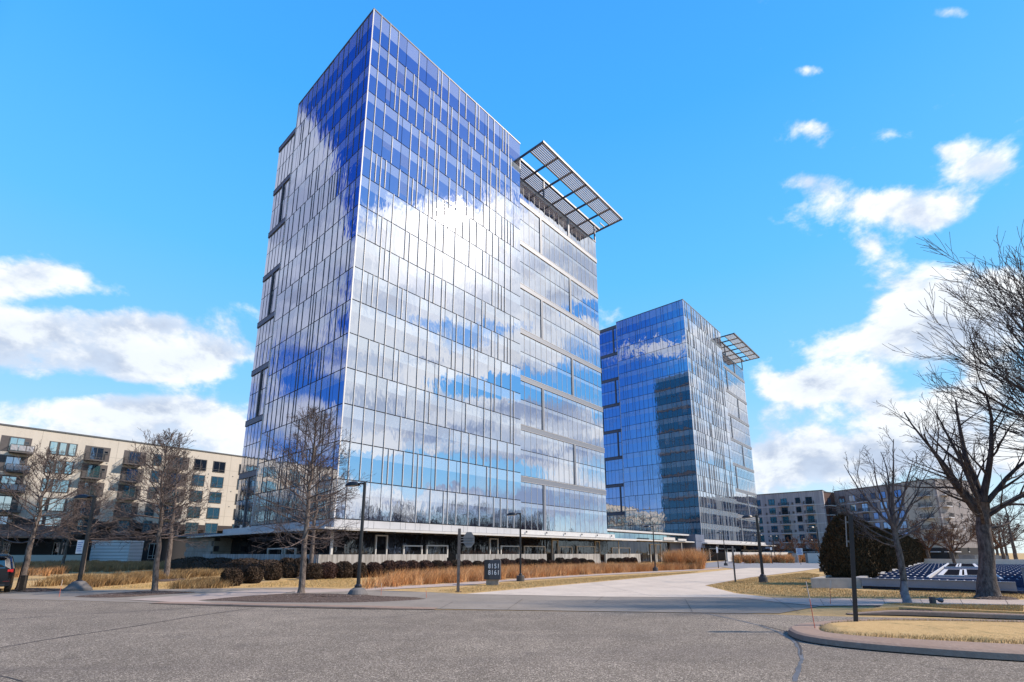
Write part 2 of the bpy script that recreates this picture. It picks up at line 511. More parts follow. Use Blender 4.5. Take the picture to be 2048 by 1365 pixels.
# paving between the road and the lawns
sheet('sidewalk', [(-70, 24.02), (-32, 21.02), (-19.2, 19.02), (-12.5, 17.42), (-9.3, 16.42), G(250, 1180), G(60, 1183), (-34, 24.5), (-70, 28)], .012, M_WALK, world=True)
sheet('pavement', [(440, 1212), (600, 1215), (860, 1219), (1200, 1224), (1480, 1228), (1560, 1228), (1640, 1214), (1600, 1198), (1540, 1196), (1200, 1194), (930, 1189), (820, 1184), (600, 1176), (420, 1178), (240, 1181), (150, 1195)], .016, M_WALK)
sheet('footpath', [(590, 1188), (700, 1184), (930, 1172), (1010, 1164), (1200, 1151.5), (1400, 1141.5), (1450, 1137.5), (1440, 1135.5), (1395, 1139), (1190, 1149), (1000, 1160.5), (900, 1168), (720, 1178), (590, 1181)], .020, M_WALK2)
# concrete drive
sheet('driveway', [(930, 1189.5), (1100, 1174), (1250, 1160), (1400, 1146.5), (1470, 1139), (1500, 1136.5), (1640, 1137.5), (1600, 1143.5), (1500, 1156), (1410, 1172), (1470, 1188), (1545, 1197), (1200, 1195)], .024, M_DRIVE)
sheet('driveway_far', [(1395, 1138.5), (1400, 1128), (1450, 1122), (1560, 1122), (1800, 1122), (1700, 1131), (1640, 1137.4), (1500, 1136.4), (1470, 1138.9), (1452, 1136.5), (1440, 1134.8)], .020, mat('far_drive_concrete', rough=.85, fn=paving((.22, .215, .225), (.27, .265, .27))))
# light slab crossing at the left
sheet('light_slab', [(255, 1201), (330, 1195.5), (520, 1180.5), (600, 1181.5), (560, 1190), (470, 1196), (395, 1203), (430, 1208), (440, 1211)], .026, M_WALK2)
# right-hand sidewalk and verge
sheet('sidewalk_right', [(1480, 1197), (1600, 1198), (1750, 1199.5), (2048, 1201.5), (2300, 1203), (2300, 1219), (2048, 1217.5), (1900, 1216), (1760, 1213), (1640, 1214), (1560, 1207)], .028, M_WALK2)
# lawns right of the drive get a slight step above the paving
M_L = M_GRASS
sheet('verge', [(1710, 1227), (1760, 1222), (1770, 1213.6), (1900, 1216.6), (2048, 1218.2), (2300, 1220), (2300, 1246), (2048, 1232), (1900, 1226), (1800, 1222)], .10, M_L, .1)


def kerb(name, outer, inner, h, labeljoints=True, z0=0.0, ramp=0):
    """kerb with a rounded top between an outer (road) line and an inner line"""
    b = MB(); n = len(outer); prof = [(0, 0.0), (.04, .75), (.14, .97), (.3, 1.0), (.9, 1.0), (1.0, .9)]
    rows = []
    for q_, (o_, i_) in enumerate(zip(outer, inner)):
        hh = h * max(.02, min(1, (q_ + .2) / abs(ramp), ((len(outer) - 1 - q_) + .2) / abs(ramp) if ramp < 0 else 1)) if ramp else h
        rows.append([(o_[0] + (i_[0] - o_[0]) * t, o_[1] + (i_[1] - o_[1]) * t, z0 + .026 + hh * k) for t, k in prof])
    for a, c in zip(rows[:-1], rows[1:]):
        for k in range(len(prof) - 1): b.quad(a[k], c[k], c[k + 1], a[k + 1])
        b.quad(a[-1], c[-1], (c[-1][0], c[-1][1], 0), (a[-1][0], a[-1][1], 0))
    return b.build(name, M_KERB, kind='structure')


def offset_line(P, d):
    Q = []
    for i in range(len(P)):
        a = np.array(P[max(i - 1, 0)]); c = np.array(P[min(i + 1, len(P) - 1)])
        t = (c - a) / np.linalg.norm(c - a); Q.append((P[i][0] - t[1] * d, P[i][1] + t[0] * d))
    return Q


def smooth_line(P, n=8):
    P = [np.array(p, float) for p in P]; out = []
    for i in range(len(P) - 1):
        p0 = P[max(i - 1, 0)]; p1 = P[i]; p2 = P[i + 1]; p3 = P[min(i + 2, len(P) - 1)]
        for k in range(n):
            t = k / n
            out.append(tuple(.5 * ((2 * p1) + (-p0 + p2) * t + (2 * p0 - 5 * p1 + 4 * p2 - p3) * t * t + (-p0 + 3 * p1 - 3 * p2 + p3) * t ** 3)))
    out.append(tuple(P[-1])); return out


# far kerb on the right
kl = smooth_line([G(1700, 1231), G(1760, 1232), G(1830, 1233.5), G(1930, 1237), G(2048, 1241.5), G(2300, 1254)])
kerb('kerb', kl, offset_line(kl, .22), .11, ramp=12)
# kerb edge at the left-hand bed
kl2 = smooth_line([G(300, 1208), G(440, 1213), G(600, 1217), (G(740, 1219.5)), G(870, 1220.5)])
kerb('kerb', kl2, offset_line(kl2, .42), .05, ramp=-9)

# island at lower right
isl_out = smooth_line([G(2500, 1262), G(2048, 1254), G(1830, 1250), G(1700, 1252), G(1610, 1259), G(1577, 1268), G(1594, 1281), G(1640, 1291), G(1730, 1302), G(1860, 1313), G(2048, 1326), G(2500, 1350)])
isl_in = smooth_line([G(2500, 1268), G(2048, 1258), G(1830, 1254), G(1720, 1256), G(1655, 1263), G(1640, 1272), G(1655, 1279), G(1700, 1285), G(1760, 1290), G(1880, 1297), G(2048, 1306), G(2500, 1330)])
kerb('kerb', isl_out[::-1], isl_in[::-1], .12)
bb = MB(); bb.v = [(p[0], p[1], .118) for p in isl_in]; bb.f = [tuple(range(len(isl_in)))]; bb.m = [0]
# crowned lawn of the island
b = MB(); n = len(isl_in)
cen = [(G(1720 + 0, 1270)[0], G(1720, 1270)[1])]
mid_line = []
for i in range(n // 2):
    a = np.array(isl_in[i]); c = np.array(isl_in[n - 1 - i])
    row = []
    for k in range(9):
        t = k / 8; p = a + (c - a) * t; row.append((p[0], p[1], .11 + .13 * math.sin(math.pi * t) ** .7 * min(1, np.linalg.norm(a - c) / 1.2)))
    mid_line.append(row)
for r0, r1 in zip(mid_line[:-1], mid_line[1:]):
    for k in range(8): b.quad(r0[k], r1[k], r1[k + 1], r0[k + 1])
island = b.build('island_lawn', M_GRASS, smooth=True, kind='structure')


def strip(name, pts, w, z, m):
    b = MB(); P = smooth_line(pts, 6); rr = random.Random(len(pts) * 7 + int(P[0][0] * 10))
    L = []
    for i in range(len(P)):
        a = np.array(P[max(i - 1, 0)]); c = np.array(P[min(i + 1, len(P) - 1)]); t = (c - a) / (np.linalg.norm(c - a) + 1e-9)
        ww = w * (.6 + .8 * rr.random()) / 2; nn = np.array([-t[1], t[0]]); j = nn * (rr.random() - .5) * w * .5
        L.append((np.array(P[i]) + j - nn * ww, np.array(P[i]) + j + nn * ww))
    for (a, c), (d, e) in zip(L[:-1], L[1:]): b.quad((*a, z), (*d, z), (*e, z), (*c, z))
    return b.build(name, m, kind='structure')


def GL(l): return [G(*p) for p in l]


strip('road_crack', GL([(0, 1297), (130, 1275), (270, 1254), (350, 1240), (430, 1228), (510, 1217)]), .05, .0125, M_JOINT)
strip('road_seam', GL([(0, 1240), (150, 1231), (300, 1222), (440, 1214)]), .05, .0125, mat('seam', (.09, .08, .078), .9))
strip('road_crack', GL([(1590, 1365), (1600, 1335), (1603, 1312), (1588, 1285), (1555, 1265), (1510, 1250), (1450, 1236), (1400, 1226)]), .055, .0125, M_SEAL)
strip('road_crack', GL([(1603, 1312), (1598, 1290), (1580, 1272)]), .03, .0130, M_JOINT)
strip('road_crack', GL([(1520, 1251), (1560, 1261), (1580, 1266)]), .035, .0128, M_JOINT)
strip('road_crack', GL([(0, 1354), (20, 1358), (45, 1365)]), .02, .0125, M_JOINT)
strip('road_crack', GL([(760, 1238), (840, 1228), (905, 1217)]), .02, .0125, M_JOINT)
strip('gutter_joint', GL([(300, 1209), (440, 1213.6), (600, 1217.6), (740, 1220.6), (870, 1221.5), (1200, 1225), (1480, 1228.7), (1600, 1229.5), (1700, 1232)]), .022, .0205, mat('gutter_joint', (.085, .07, .063), .9))
strip('pavement_joint', GL([(860, 1205), (1200, 1206), (1540, 1207)]), .015, .0205, M_JOINT)
for l in ([(905, 1206), (880, 1219)], [(1205, 1195), (1190, 1207)], [(1045, 1200), (1015, 1221)], [(1545, 1197), (1600, 1228)], [(1370, 1200), (1385, 1226)], [(868, 1204), (1100, 1203), (1400, 1203)]):
    strip('pavement_joint', GL(l), .015, .0300, M_JOINT)
for l in ([(1000, 1183), (1300, 1165), (1480, 1149)], [(1120, 1192), (1380, 1172), (1560, 1149)], [(1180, 1167), (1310, 1195)], [(1320, 1153), (1440, 1172)], [(1250, 1160), (1420, 1185)], [(1410, 1146), (1510, 1156)]):
    strip('drive_joint', GL(l), .02, .0280, mat('faint_joint', (.32, .29, .27), .9))
for u in (1640, 1700, 1765, 1840, 1920, 2010):
    strip('pavement_joint', GL([(u, 1199.5), (u + 8, 1213)]), .012, .0320, M_JOINT)

# mulch beds
def bed(pts, h=.07):
    P = smooth_line([G(*p) for p in pts] + [G(*pts[0])], 5)[:-1]
    cx = sum(p[0] for p in P) / len(P); cy = sum(p[1] for p in P) / len(P)
    b = MB(); rings = []
    for k, (sc_, zz) in enumerate(((1.0, .018), (.93, .055), (.75, .085), (.4, .10), (.05, .10))):
        rings.append([(cx + (p[0] - cx) * sc_ + rnd.uniform(-.03, .03), cy + (p[1] - cy) * sc_ + rnd.uniform(-.03, .03), zz * h / .07 + rnd.uniform(0, .02)) for p in P])
    for a, c in zip(rings[:-1], rings[1:]):
        for i in range(len(P)):
            j = (i + 1) % len(P); b.quad(a[i], a[j], c[j], c[i])
    return b.build('mulch_bed', M_MULCH, kind='stuff'), P


BEDS = []
for pts in ([(150, 1195), (260, 1187), (300, 1184.5), (390, 1186), (330, 1190), (230, 1196.5)],
            [(400, 1202), (520, 1192), (600, 1189), (700, 1191), (790, 1196), (850, 1199), (780, 1204), (680, 1206.5), (540, 1206)],
            [(1745, 1217), (1790, 1212), (1830, 1210), (1910, 1215), (1950, 1221), (1880, 1225), (1790, 1222)],
            [(1945, 1197.5), (1975, 1193), (2010, 1196), (2040, 1201), (1980, 1201.5)],
            [(590, 1157), (620, 1152), (645, 1157), (620, 1161)], [(295, 1161), (335, 1156), (375, 1159), (330, 1164)],
            [(20, 1182), (60, 1179), (130, 1181), (60, 1185.5)], [(2020, 1263), (2060, 1258), (2200, 1262), (2150, 1270), (2050, 1267)]):
    o, P = bed(pts, .05); BEDS.append(P)

# ------------------------------------------------------------------ glass towers
PANE = {}


def pane_mesh(w, h, sp, rear=False, blind=False):
    k = (round(w, 2), round(h, 2), round(sp, 2), rear, blind)
    if k not in PANE:
        b = MB(); w2, h2 = k[0] - .035, k[1] - .07; x0, z0 = .0175, .035; zs = max(z0, z0 + h2 - k[2]); t = .045; c = .012
        if k[2] > 0: b.quad((x0 + c, 0, zs), (x0 + w2 - c, 0, zs), (x0 + w2 - c, 0, z0 + h2 - c), (x0 + c, 0, z0 + h2 - c), 1)
        b.quad((x0 + c, 0, z0 + c), (x0 + w2 - c, 0, z0 + c), (x0 + w2 - c, 0, zs), (x0 + c, 0, zs), 0)
        if blind:      # a blind drawn part of the way behind the glass
            b.v = b.v[:-4]; b.f.pop(); b.m.pop(); zb_ = zs - (zs - z0) * (.35 if blind == 1 else .7)
            b.quad((x0 + c, 0, zb_), (x0 + w2 - c, 0, zb_), (x0 + w2 - c, 0, zs), (x0 + c, 0, zs), 3); b.quad((x0 + c, 0, z0 + c), (x0 + w2 - c, 0, z0 + c), (x0 + w2 - c, 0, zb_), (x0 + c, 0, zb_), 0)
        # chamfered edges
        I = [(x0 + c, z0 + c), (x0 + w2 - c, z0 + c), (x0 + w2 - c, z0 + h2 - c), (x0 + c, z0 + h2 - c)]
        O = [(x0, z0), (x0 + w2, z0), (x0 + w2, z0 + h2), (x0, z0 + h2)]
        for i in range(4):
            j = (i + 1) % 4
            b.quad((O[i][0], t, O[i][1]), (O[j][0], t, O[j][1]), (I[j][0], 0, I[j][1]), (I[i][0], 0, I[i][1]), 2)
        PANE[k] = b.mesh('glass_pane', [G_REAR if rear else G_VIS, G_REAR if rear else G_SPA, M_FRAME, G_BLIND])
    return PANE[k]


class Wall:
    """collects panes, fins and bands of one tower in its own frame"""
    def __init__(s, root, budget, seed):
        s.root = root; s.left = budget; s.fin = MB(); s.finL = MB(); s.core = MB(); s.band = MB(); s.bandL = MB(); s.bandR = MB(); s.rest = MB(); s.rear = MB(); s.panel = MB(); s.r = random.Random(seed)

    def place(s, org, ang, x, z, w, h, sp, single):
        ca, sa = math.cos(ang), math.sin(ang)
        px, py = org[0] + ca * x, org[1] + sa * x
        tilt = s.r.gauss(0, .0021); yaw = s.r.gauss(0, .0022)
        bl = s.r.choices((0, 1, 2), (.84, .1, .06))[0]; me = pane_mesh(w, h, sp, ang > 1, bl if ang < 1 else 0)
        if single and s.left > 0:
            s.left -= 1
            o = link('glass_pane', me, s.root, loc=(px, py, z)); o.rotation_euler = (tilt, 0, ang + yaw)
        else:
            M = Matrix.Translation((px, py, z)) @ Euler((tilt, 0, ang + yaw)).to_matrix().to_4x4()
            RS = s.rear if ang > 1 else s.rest; i0 = len(RS.v)
            RS.v += [tuple(M @ v.co) for v in me.vertices]
            for p in me.polygons: RS.f.append(tuple(i0 + i for i in p.vertices)); RS.m.append(p.material_index)

    def obox(s, mb, org, ang, x0, x1, y0, y1, z0, z1):
        """box in wall coordinates: x along, y inwards (negative is proud of the glass)"""
        ca, sa = math.cos(ang), math.sin(ang); i = len(mb.v)
        mb.box(x0, y0, z0, x1, y1, z1)
        for k in range(i, i + 8):
            x, y, z = mb.v[k]; mb.v[k] = (org[0] + ca * x - sa * y, org[1] + sa * x + ca * y, z)

    def irregular(s, org, ang, L, levels, single, flip=False):
        g_ = .5585; first = .93; prev = set()
        for l in levels:
            z1, z0 = ZL(l), ZL(l + 1)
            pos = [0.0, first]; cur = set()
            k = 0; kmax = int((L - first - .5) / g_)
            while True:
                opts = [(1, .30), (2, .50), (3, .20)]
                ws = [w_ * (2.6 if (k + n_) in prev else 1) for n_, w_ in opts]
                n_ = s.r.choices([1, 2, 3], ws)[0]; k += n_
                if k >= kmax: break
                cur.add(k); pos.append(first + k * g_)
            pos.append(L); prev = cur if s.r.random() < .8 else set()
            if flip: pos = [L - p for p in pos[::-1]]
            for a, c in zip(pos[:-1], pos[1:]):
                s.place(org, ang, a, z0, c - a, z1 - z0, 1.15 if l else 1.9, single)
            for p in pos[1:-1]:
                if s.r.random() < .84:
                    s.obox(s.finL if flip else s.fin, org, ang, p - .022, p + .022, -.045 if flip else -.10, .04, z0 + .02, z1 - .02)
        s.obox(s.fin, org, ang, -.05, .05, -.04, .06, ZL(levels[-1] + 1), ZL(levels[0]) + .1)

    def recess(s, org, ang, L, levels, single, strips, w=1.18, band_first=0):
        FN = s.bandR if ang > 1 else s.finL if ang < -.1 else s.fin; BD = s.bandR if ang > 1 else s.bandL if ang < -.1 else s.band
        n = max(1, round(L / w)); w = L / n
        for l in levels:
            z1, z0 = ZL(l), ZL(l + 1)
            top = .72 if l % 2 == 0 else 0
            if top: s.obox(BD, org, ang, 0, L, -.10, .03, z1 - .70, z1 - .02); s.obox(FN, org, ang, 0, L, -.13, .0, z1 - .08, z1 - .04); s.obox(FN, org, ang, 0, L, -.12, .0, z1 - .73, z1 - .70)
            st = strips[(l // 2) % 2]
            for i in range(n):
                if st is not None and abs(i * w - st) < w * .5:
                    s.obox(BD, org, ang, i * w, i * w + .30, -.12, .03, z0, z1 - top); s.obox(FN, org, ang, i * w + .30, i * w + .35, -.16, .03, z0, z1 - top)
                    s.place(org, ang, i * w + .36, z0, w - .36, z1 - z0 - top, .5, single)
                else:
                    s.place(org, ang, i * w, z0, w, z1 - z0 - top, .5, single)
            for i in range(1, n): s.obox(FN, org, ang, i * w - .012, i * w + .012, -.03, .03, z0, z1 - top)

    def finish(s):
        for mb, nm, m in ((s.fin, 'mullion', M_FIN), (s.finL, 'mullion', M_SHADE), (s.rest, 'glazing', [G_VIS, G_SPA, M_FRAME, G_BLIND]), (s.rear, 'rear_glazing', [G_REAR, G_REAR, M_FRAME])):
            if mb.v: mb.build(nm, m, s.root, kind='stuff')
        if s.band.v: s.band.build('floor_band', M_BAND, s.root, kind='stuff')
        if s.bandR.v: s.bandR.build('floor_band', M_FRAME, s.root, kind='stuff')  # rear bands darkened in colour so the sunlight on them stays weak
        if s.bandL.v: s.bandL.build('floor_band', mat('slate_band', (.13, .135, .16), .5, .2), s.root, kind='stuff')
        s.core.build('frame_core', M_FRAME, s.root)


LR, LL, BR, BL, REC = 23.5, 17.1, 45.0, 26.0, 1.4


def sunshade(root, seed):
    z = ZL(0) - .62; t = .28
    xa, xb = 25.0, 46.6; out, wall, inn = -2.95, REC, REC + 5.6
    fr = MB()
    nb = 6; step = (xb - xa) / nb
    for k in range(nb + 1):
        x = xa + k * step
        fr.box(x - .09, out, z, x + .09, inn, z + t)
    for y in (out, wall, inn): fr.box(xa - .09, y - .12, z - .03, xb + .09, y + .12, z + t + .02)
    fr.box(xa, out + 2.35, z + .05, xb, out + 2.47, z + t)
    fr.box(xb - 1.6, out + 3.3, z + .04, xb, out + 3.42, z + t - .02)
    fr.build('sunshade_frame', M_SHADE, root)
    sl_ = MB(); sl_.box(0, 0, 0, xb - xa - .2, .13, .20); me = sl_.mesh('sunshade_slat', M_SLAT)
    y = out + .22
    while y < inn - .3:
        if not (out + 2.4 < y < wall - .1):
            o = link('sunshade_slat', me, root, loc=(xa + .1, y, z + .03)); o.rotation_euler = (math.radians(-18), 0, 0)
        y += .285
    # terrace posts that carry it
    for x in (25.1, 30.7, 44.9): po = MB(); po.box(x - .09, REC - .02, ZL(1), x + .09, REC + .22, z); po.build('terrace_post', M_BAND, root)
    for x in (30.7, 38, 44.9): po = MB(); po.box(x - .08, 6.5, ZL(1), x + .08, 6.7, z); po.build('terrace_post', M_BAND, root)


def tower(label, origin, rot, seed, name, front_single, left_single):
    root = thing(name, label, 'tower', (origin[0], origin[1], 0), rot)
    w = Wall(root, 290, seed)
    H0, H1 = ZL(0), ZL(1); zb = ZL(16)
    R_, Lf_ = 0.0, -math.pi / 2
    if front_single:
        w.irregular((0, 0), R_, LR, range(16), True)
        w.irregular((0, LL), Lf_, LL, range(16), left_single, flip=True)
    else:
        w.irregular((0, LL), Lf_, LL, range(16), left_single, flip=True)
        w.irregular((0, 0), R_, LR, range(16), False)
    w.recess((LR, REC), R_, BR - LR, range(1, 16), True, (12.6, 5.5))
    w.recess((REC, BL), Lf_, BL - LL, range(0, 16), True, (7.2, 3.2), w=.99)
    # rear faces
    w.recess((BR, REC), math.pi / 2, BL - REC, range(1, 16), False, (5.0, 16.0), w=1.2)
    w.recess((BR, BL), math.pi, BR - REC, range(1, 16), False, (9.0, 30.0), w=1.22)
    c = w.core
    c.box(.055, .055, zb, LR - .055, LL - .055, H0)
    c.box(REC + .055, LL - .3, zb, LR - .05, BL - .055, H0 - .02)
    c.box(LR - .3, REC + .055, zb, BR - .055, BL - .055, H1 - .05)
    w.finish()
    # parapet caps
    p = MB()
    for (x0, y0, x1, y1, z) in ((-.05, -.05, LR + .05, .12, H0), (-.05, .12, .12, LL, H0), (LR - .12, .12, LR + .05, REC + 3, H0),
                                (REC - .06, LL, REC + .12, BL + .05, H0), (REC + .12, BL - .12, LR, BL + .05, H0),
                                (LR, REC - .06, BR + .05, REC + .1, H1), (BR - .1, REC + .1, BR + .05, BL, H1)):
        p.box(x0, y0, z - .04, x1, y1, z + .12)
    p.build('parapet_cap', M_SHADE, root)
    sunshade(root, seed)
    # fascia panels over the ground floor, aligned to the lowest glass row
    fm = {}
    def fascia(org, ang, L, seedk):
        r = random.Random(seedk); x = 0
        for wd in [.93] + [r.choice((.56, 1.12, 1.12, 1.68)) for _ in range(60)]:
            if x + wd > L - .3: wd = L - x
            k = round(wd, 2)
            if k not in fm:
                b = MB(); b.box(.015, 0, .02, wd - .015, .05, .66); fm[k] = b.mesh('fascia_panel', M_PANEL)
            o = link('fascia_panel', fm[k], root, loc=(org[0] + math.cos(ang) * x, org[1] + math.sin(ang) * x, zb - .70)); o.rotation_euler = (0, 0, ang)
            x += wd
            if x >= L - .01: break
    fascia((0, -.02), 0, LR, seed); fascia((-.02, LL), -math.pi / 2, LL, seed + 1)
    b = MB()
    b.box(LR, REC - .9, zb - .62, BR + .6, REC + .03, zb - .06)       # boxed beam under the recessed front
    b.build('boxed_beam', M_WHITE, root); b = MB(); b.box(REC - .9, LL, zb - .62, REC + .03, BL + .6, zb - .06); b.build('boxed_beam', M_WHITE, root)
    b = MB()
    b.box(-1.5, -1.5, zb - .98, BR + 3.2, REC - .06, zb - .80)
    b.box(-1.5, REC - .06, zb - .98, REC - .1, BL + 6, zb - .80)
    b.box(-1.62, -1.62, zb - .99, BR + 3.3, -1.5, zb - .79)
    b.box(-1.62, -1.5, zb - .99, -1.5, BL + 6.1, zb - .79)
    b.build('entrance_canopy', M_WHITE, root)
    br = MB()
    for k in range(17):
        x = -.6 + k * 2.8; br.box(x - .05, -1.45, zb - 1.12, x + .05, REC - .2, zb - .985)
    for k in range(10):
        y = 1.8 + k * 2.8; br.box(-1.45, y - .05, zb - 1.12, REC - .2, y + .05, zb - .985)
    br.build('canopy_bracket', M_SHADE, root, kind='stuff')
    ls = MB(); ls.lathe([(.05, -.14), (.085, -.1), (.085, .06), (.05, .08)], 10)
    lm = ls.mesh('spotlight', M_SHADE)
    for k in range(6): link('spotlight', lm, root, loc=(LR + 1.4 + k * 3.9, REC - 1.06, zb - .28))
    # ground floor glazing
    cz = zb - .80
    gm = {}
    def shop(org, ang, L, wd=2.24):
        n = round(L / wd); wd = L / n
        k = round(wd, 3)
        if k not in gm:
            b = MB(); b.box(.03, 0, .05, wd - .03, .05, cz - .02); gm[k] = b.mesh('storefront_pane', G_DARK)
        for i in range(n):
            o = link('storefront_pane', gm[k], root, loc=(org[0] + math.cos(ang) * i * wd, org[1] + math.sin(ang) * i * wd, 0)); o.rotation_euler = (0, 0, ang)
    shop((0, .0), 0, LR); shop((LR, REC), 0, BR - LR); shop((0, LL), -math.pi / 2, LL); shop((REC, BL), -math.pi / 2, BL - LL)
    b = MB(); b.box(.1, .1, .0, LR - .1, LL - .1, cz + .05); b.box(REC + .1, LL, 0, LR, BL - .1, cz + .05); b.box(LR - .1, REC + .1, 0, BR - .1, BL - .1, cz + .05)
    b.box(.02, .02, cz, LR - .02, LL - .02, zb - .05); b.box(LR, REC + .04, cz, BR, BL, zb - .05); b.box(REC + .04, LL, cz, LR, BL, zb - .05)
    b.build('ground_floor_core', mat('dark_interior', (.02, .02, .024), .7), root)
    return root


def frame3(root, org, ang, x0, x1, z0, z1, t=.1, d=.16, m=None, name='window_frame', sill=False, pane=True):
    """white frame standing proud of the dark storefront, with its own dark pane"""
    b = MB(); y0, y1 = -d, -.004
    b.box(x0, y0, z0, x0 + t, y1, z1); b.box(x1 - t, y0, z0, x1, y1, z1); b.box(x0 + t, y0, z1 - t, x1 - t, y1, z1)
    if sill: b.box(x0 + t, y0, z0, x1 - t, y1, z0 + t * .7)
    o = b.build(name, m or M_WHITE, root, loc=(org[0], org[1], 0), rz=ang)
    if pane:
        p = MB(); p.box(x0 + t + .01, -.05, z0 + .02, x1 - t - .01, -.02, z1 - t - .01)
        q = p.build('pane', G_DARK, o)
    return o


ROT = AR
T1 = tower('taller looking nearest glass tower mirroring white clouds, on the left', C1, ROT, 5, 'glass_tower', True, True)
T2 = tower('farther glass tower with deep blue left face, behind the orange grasses', C2, .8405, 21, 'glass_tower', False, True)

# storefront frames and doors of the near tower (columns read off the photograph)
def px_frames(items, off, plane, org, ang, tr):
    for (u0, u1, zt, kind_) in items:
        a, c = tr(plane(u0, off)), tr(plane(u1, off))
        if a > c: a, c = c, a
        frame3(T1, org, ang, a, c, .05 if kind_ == 'door' else 1.2, zt, .11 if kind_ == 'door' else .12, name='door_frame' if kind_ == 'door' else 'window_frame')


px_frames([(750, 774, 3.2, 'door'), (806, 844, 2.35, 'w'), (852, 895, 2.4, 'w'), (978, 995, 3.2, 'door'), (1000, 1038, 2.45, 'w')], 0, onR, (0, 0), 0, lambda x: x)
px_frames([(1047, 1089, 2.5, 'w'), (1103, 1115, 3.3, 'door'), (1117, 1143, 2.5, 'w'), (1152, 1188, 2.6, 'w'), (1189, 1198, 3.3, 'door')], REC, onR, (LR, REC), 0, lambda x: x - LR)
px_frames([(574, 596, 2.1, 'w'), (540, 570, 2.1, 'w')], 0, onL, (0, LL), -math.pi / 2, lambda x: LL - x)
b = MB(); b.box(-.2, -.2, 0, -.02, -.02, ZL(16) - 1.0); b.build('corner_column', M_WHITE, T1)
b = MB(); b.box(-.2, -.2, 0, -.02, -.02, ZL(16) - 1.0); b.box(BR + 1.2, -1.2, 0, BR + 1.35, -1.05, ZL(16) - 1.0); b.build('corner_column', M_WHITE, T2)
for k, (a, c, kk) in enumerate(((3.2, 12.4, 'g'), (13.6, 19, 'g'), (26, 33, 'w'), (34, 42, 'w'), (7.5, 8.6, 'u'), (30, 31, 'u'))):
    frame3(T2, (0, 0) if a < LR else (LR, REC), 0, a - (0 if a < LR else LR), c - (0 if a < LR else LR), .1 if kk == 'g' else (2.6 if kk == 'u' else 1.3), {'g': 2.6, 'w': 2.4, 'u': 3.3}[kk], .14, name='window_frame')

# terrace walls of board-marked concrete in front of the near tower
def terrace(x0, y0, x1, y1, label, along='x'):
    root = thing('terrace_wall', label, 'garden wall', loc1(min(x0, x1), min(y0, y1)), AR, 'concrete terrace walls round the near tower')
    L = abs(x1 - x0) if along == 'x' else abs(y1 - y0); n = max(1, round(L / 1.9)); w = L / n
    b = MB()
    if along == 'x': b.box(.008, 0, 0, w - .008, .22, 1.54)
    else: b.box(0, .008, 0, .22, w - .008, 1.54)
    me = b.mesh('wall_panel', M_CONC_ST)
    for i in range(n): link('wall_panel', me, root, loc=(i * w, 0, rnd.uniform(-.004, .004)) if along == 'x' else (0, i * w, rnd.uniform(-.004, .004)))
    return root


Yt = -4.0
terrace(onR(640, Yt), Yt, onR(895, Yt), Yt, 'streaked concrete terrace wall, longest piece, left of the stop sign post')
terrace(onR(916, Yt), Yt, onR(1093, Yt), Yt, 'streaked concrete terrace wall just behind the 8151 sign')
terrace(onR(1108, Yt), Yt, onR(1198, Yt), Yt, 'concrete terrace wall below the right end of the near tower')
terrace(onR(1210, Yt), Yt, onR(1279, Yt), Yt, 'short concrete terrace wall in front of the dark entrance hall')
terrace(-2.5, -2.5, -2.5, 23.0, 'shaded concrete terrace wall running along the left face of the near tower', 'y')
for (u0, u1, lb) in ((1452, 1478, 'short white terrace wall left of the far tower lamp posts'), (1483, 1573, 'long white terrace wall below the right end of the far tower')):
    # these stand in front of the far tower
    def on2(u, off):
        r = ray(u, 1080); o = C2 + LD * off; t = (o @ LD) / (r[:2] @ LD); return float((r[:2] * t - o) @ RD)
    a, c = on2(u0, -4), on2(u1, -4); p = C2 + RD * a - LD * 4
    root = thing('terrace_wall', lb, 'garden wall', (p[0], p[1], 0), AR, 'white terrace walls at the far tower')
    b = MB(); b.box(0, 0, 0, c - a, .25, 1.75); b.build('wall_panel', M_WHITE, root); b = MB(); b.box(-.03, -.03, 1.752, c - a + .03, .28, 1.82); b.build('coping', M_WHITE, root)

# low stone annex at the left end of the near tower
root = thing('stone_annex', 'low grey stone-block annex under the left end of the canopy', 'building', loc1(-.5, BL + .2), AR)
b = MB(); b.box(.1, .1, 0, 11.9, 9.9, 3.55); b.build('wall_core', M_FRAME, root)
bm_ = MB(); bm_.box(0, 0, 0, 1.18, .12, .58); bme = bm_.mesh('stone_block', M_STONE)
for zz in range(6):
    for i in range(8): link('stone_block', bme, root, loc=(-.02, 10 - (i * 1.2) - (.6 if zz % 2 else 0) + .02, .03 + zz * .6)).rotation_euler = (0, 0, -math.pi / 2)
    for i in range(9): link('stone_block', bme, root, loc=(.1 + i * 1.2 + (.6 if zz % 2 else 0), -.02, .03 + zz * .6))
b = MB(); b.box(-1.2, -.6, 3.62, 12, 10.3, 3.85); b.build('roof_slab', M_BAND, root)

# entrance hall linking the towers
hall = thing('entrance_hall', 'low dark glass entrance hall with white roof beams between the two towers', 'building', loc1(BR + .05, 3.0), AR)
HL = 35.7
b = MB(); b.box(.1, .15, 0, HL, 12, 4.95); b.build('hall_core', mat('dark_interior'), hall)
b = MB(); b.box(.03, 0, .1, 2.17, .06, 3.55); me = b.mesh('hall_pane', G_DARK)
for i in range(11): link('hall_pane', me, hall, loc=(i * 2.2, 0, 0))
b = MB(); b.box(.03, 0, 3.95, 1.57, .06, 4.85); me = b.mesh('clerestory_pane', G_WIN)
for i in range(21): link('clerestory_pane', me, hall, loc=(i * 1.6, 0, 0))
b = MB(); b.box(-2, -1.4, 4.95, 31, .5, 5.22); b.build('roof_beam', M_WHITE, hall)
b = MB(); b.box(-2, -2.4, 3.62, 31, -.02, 3.82); b.build('canopy_beam', M_WHITE, hall)
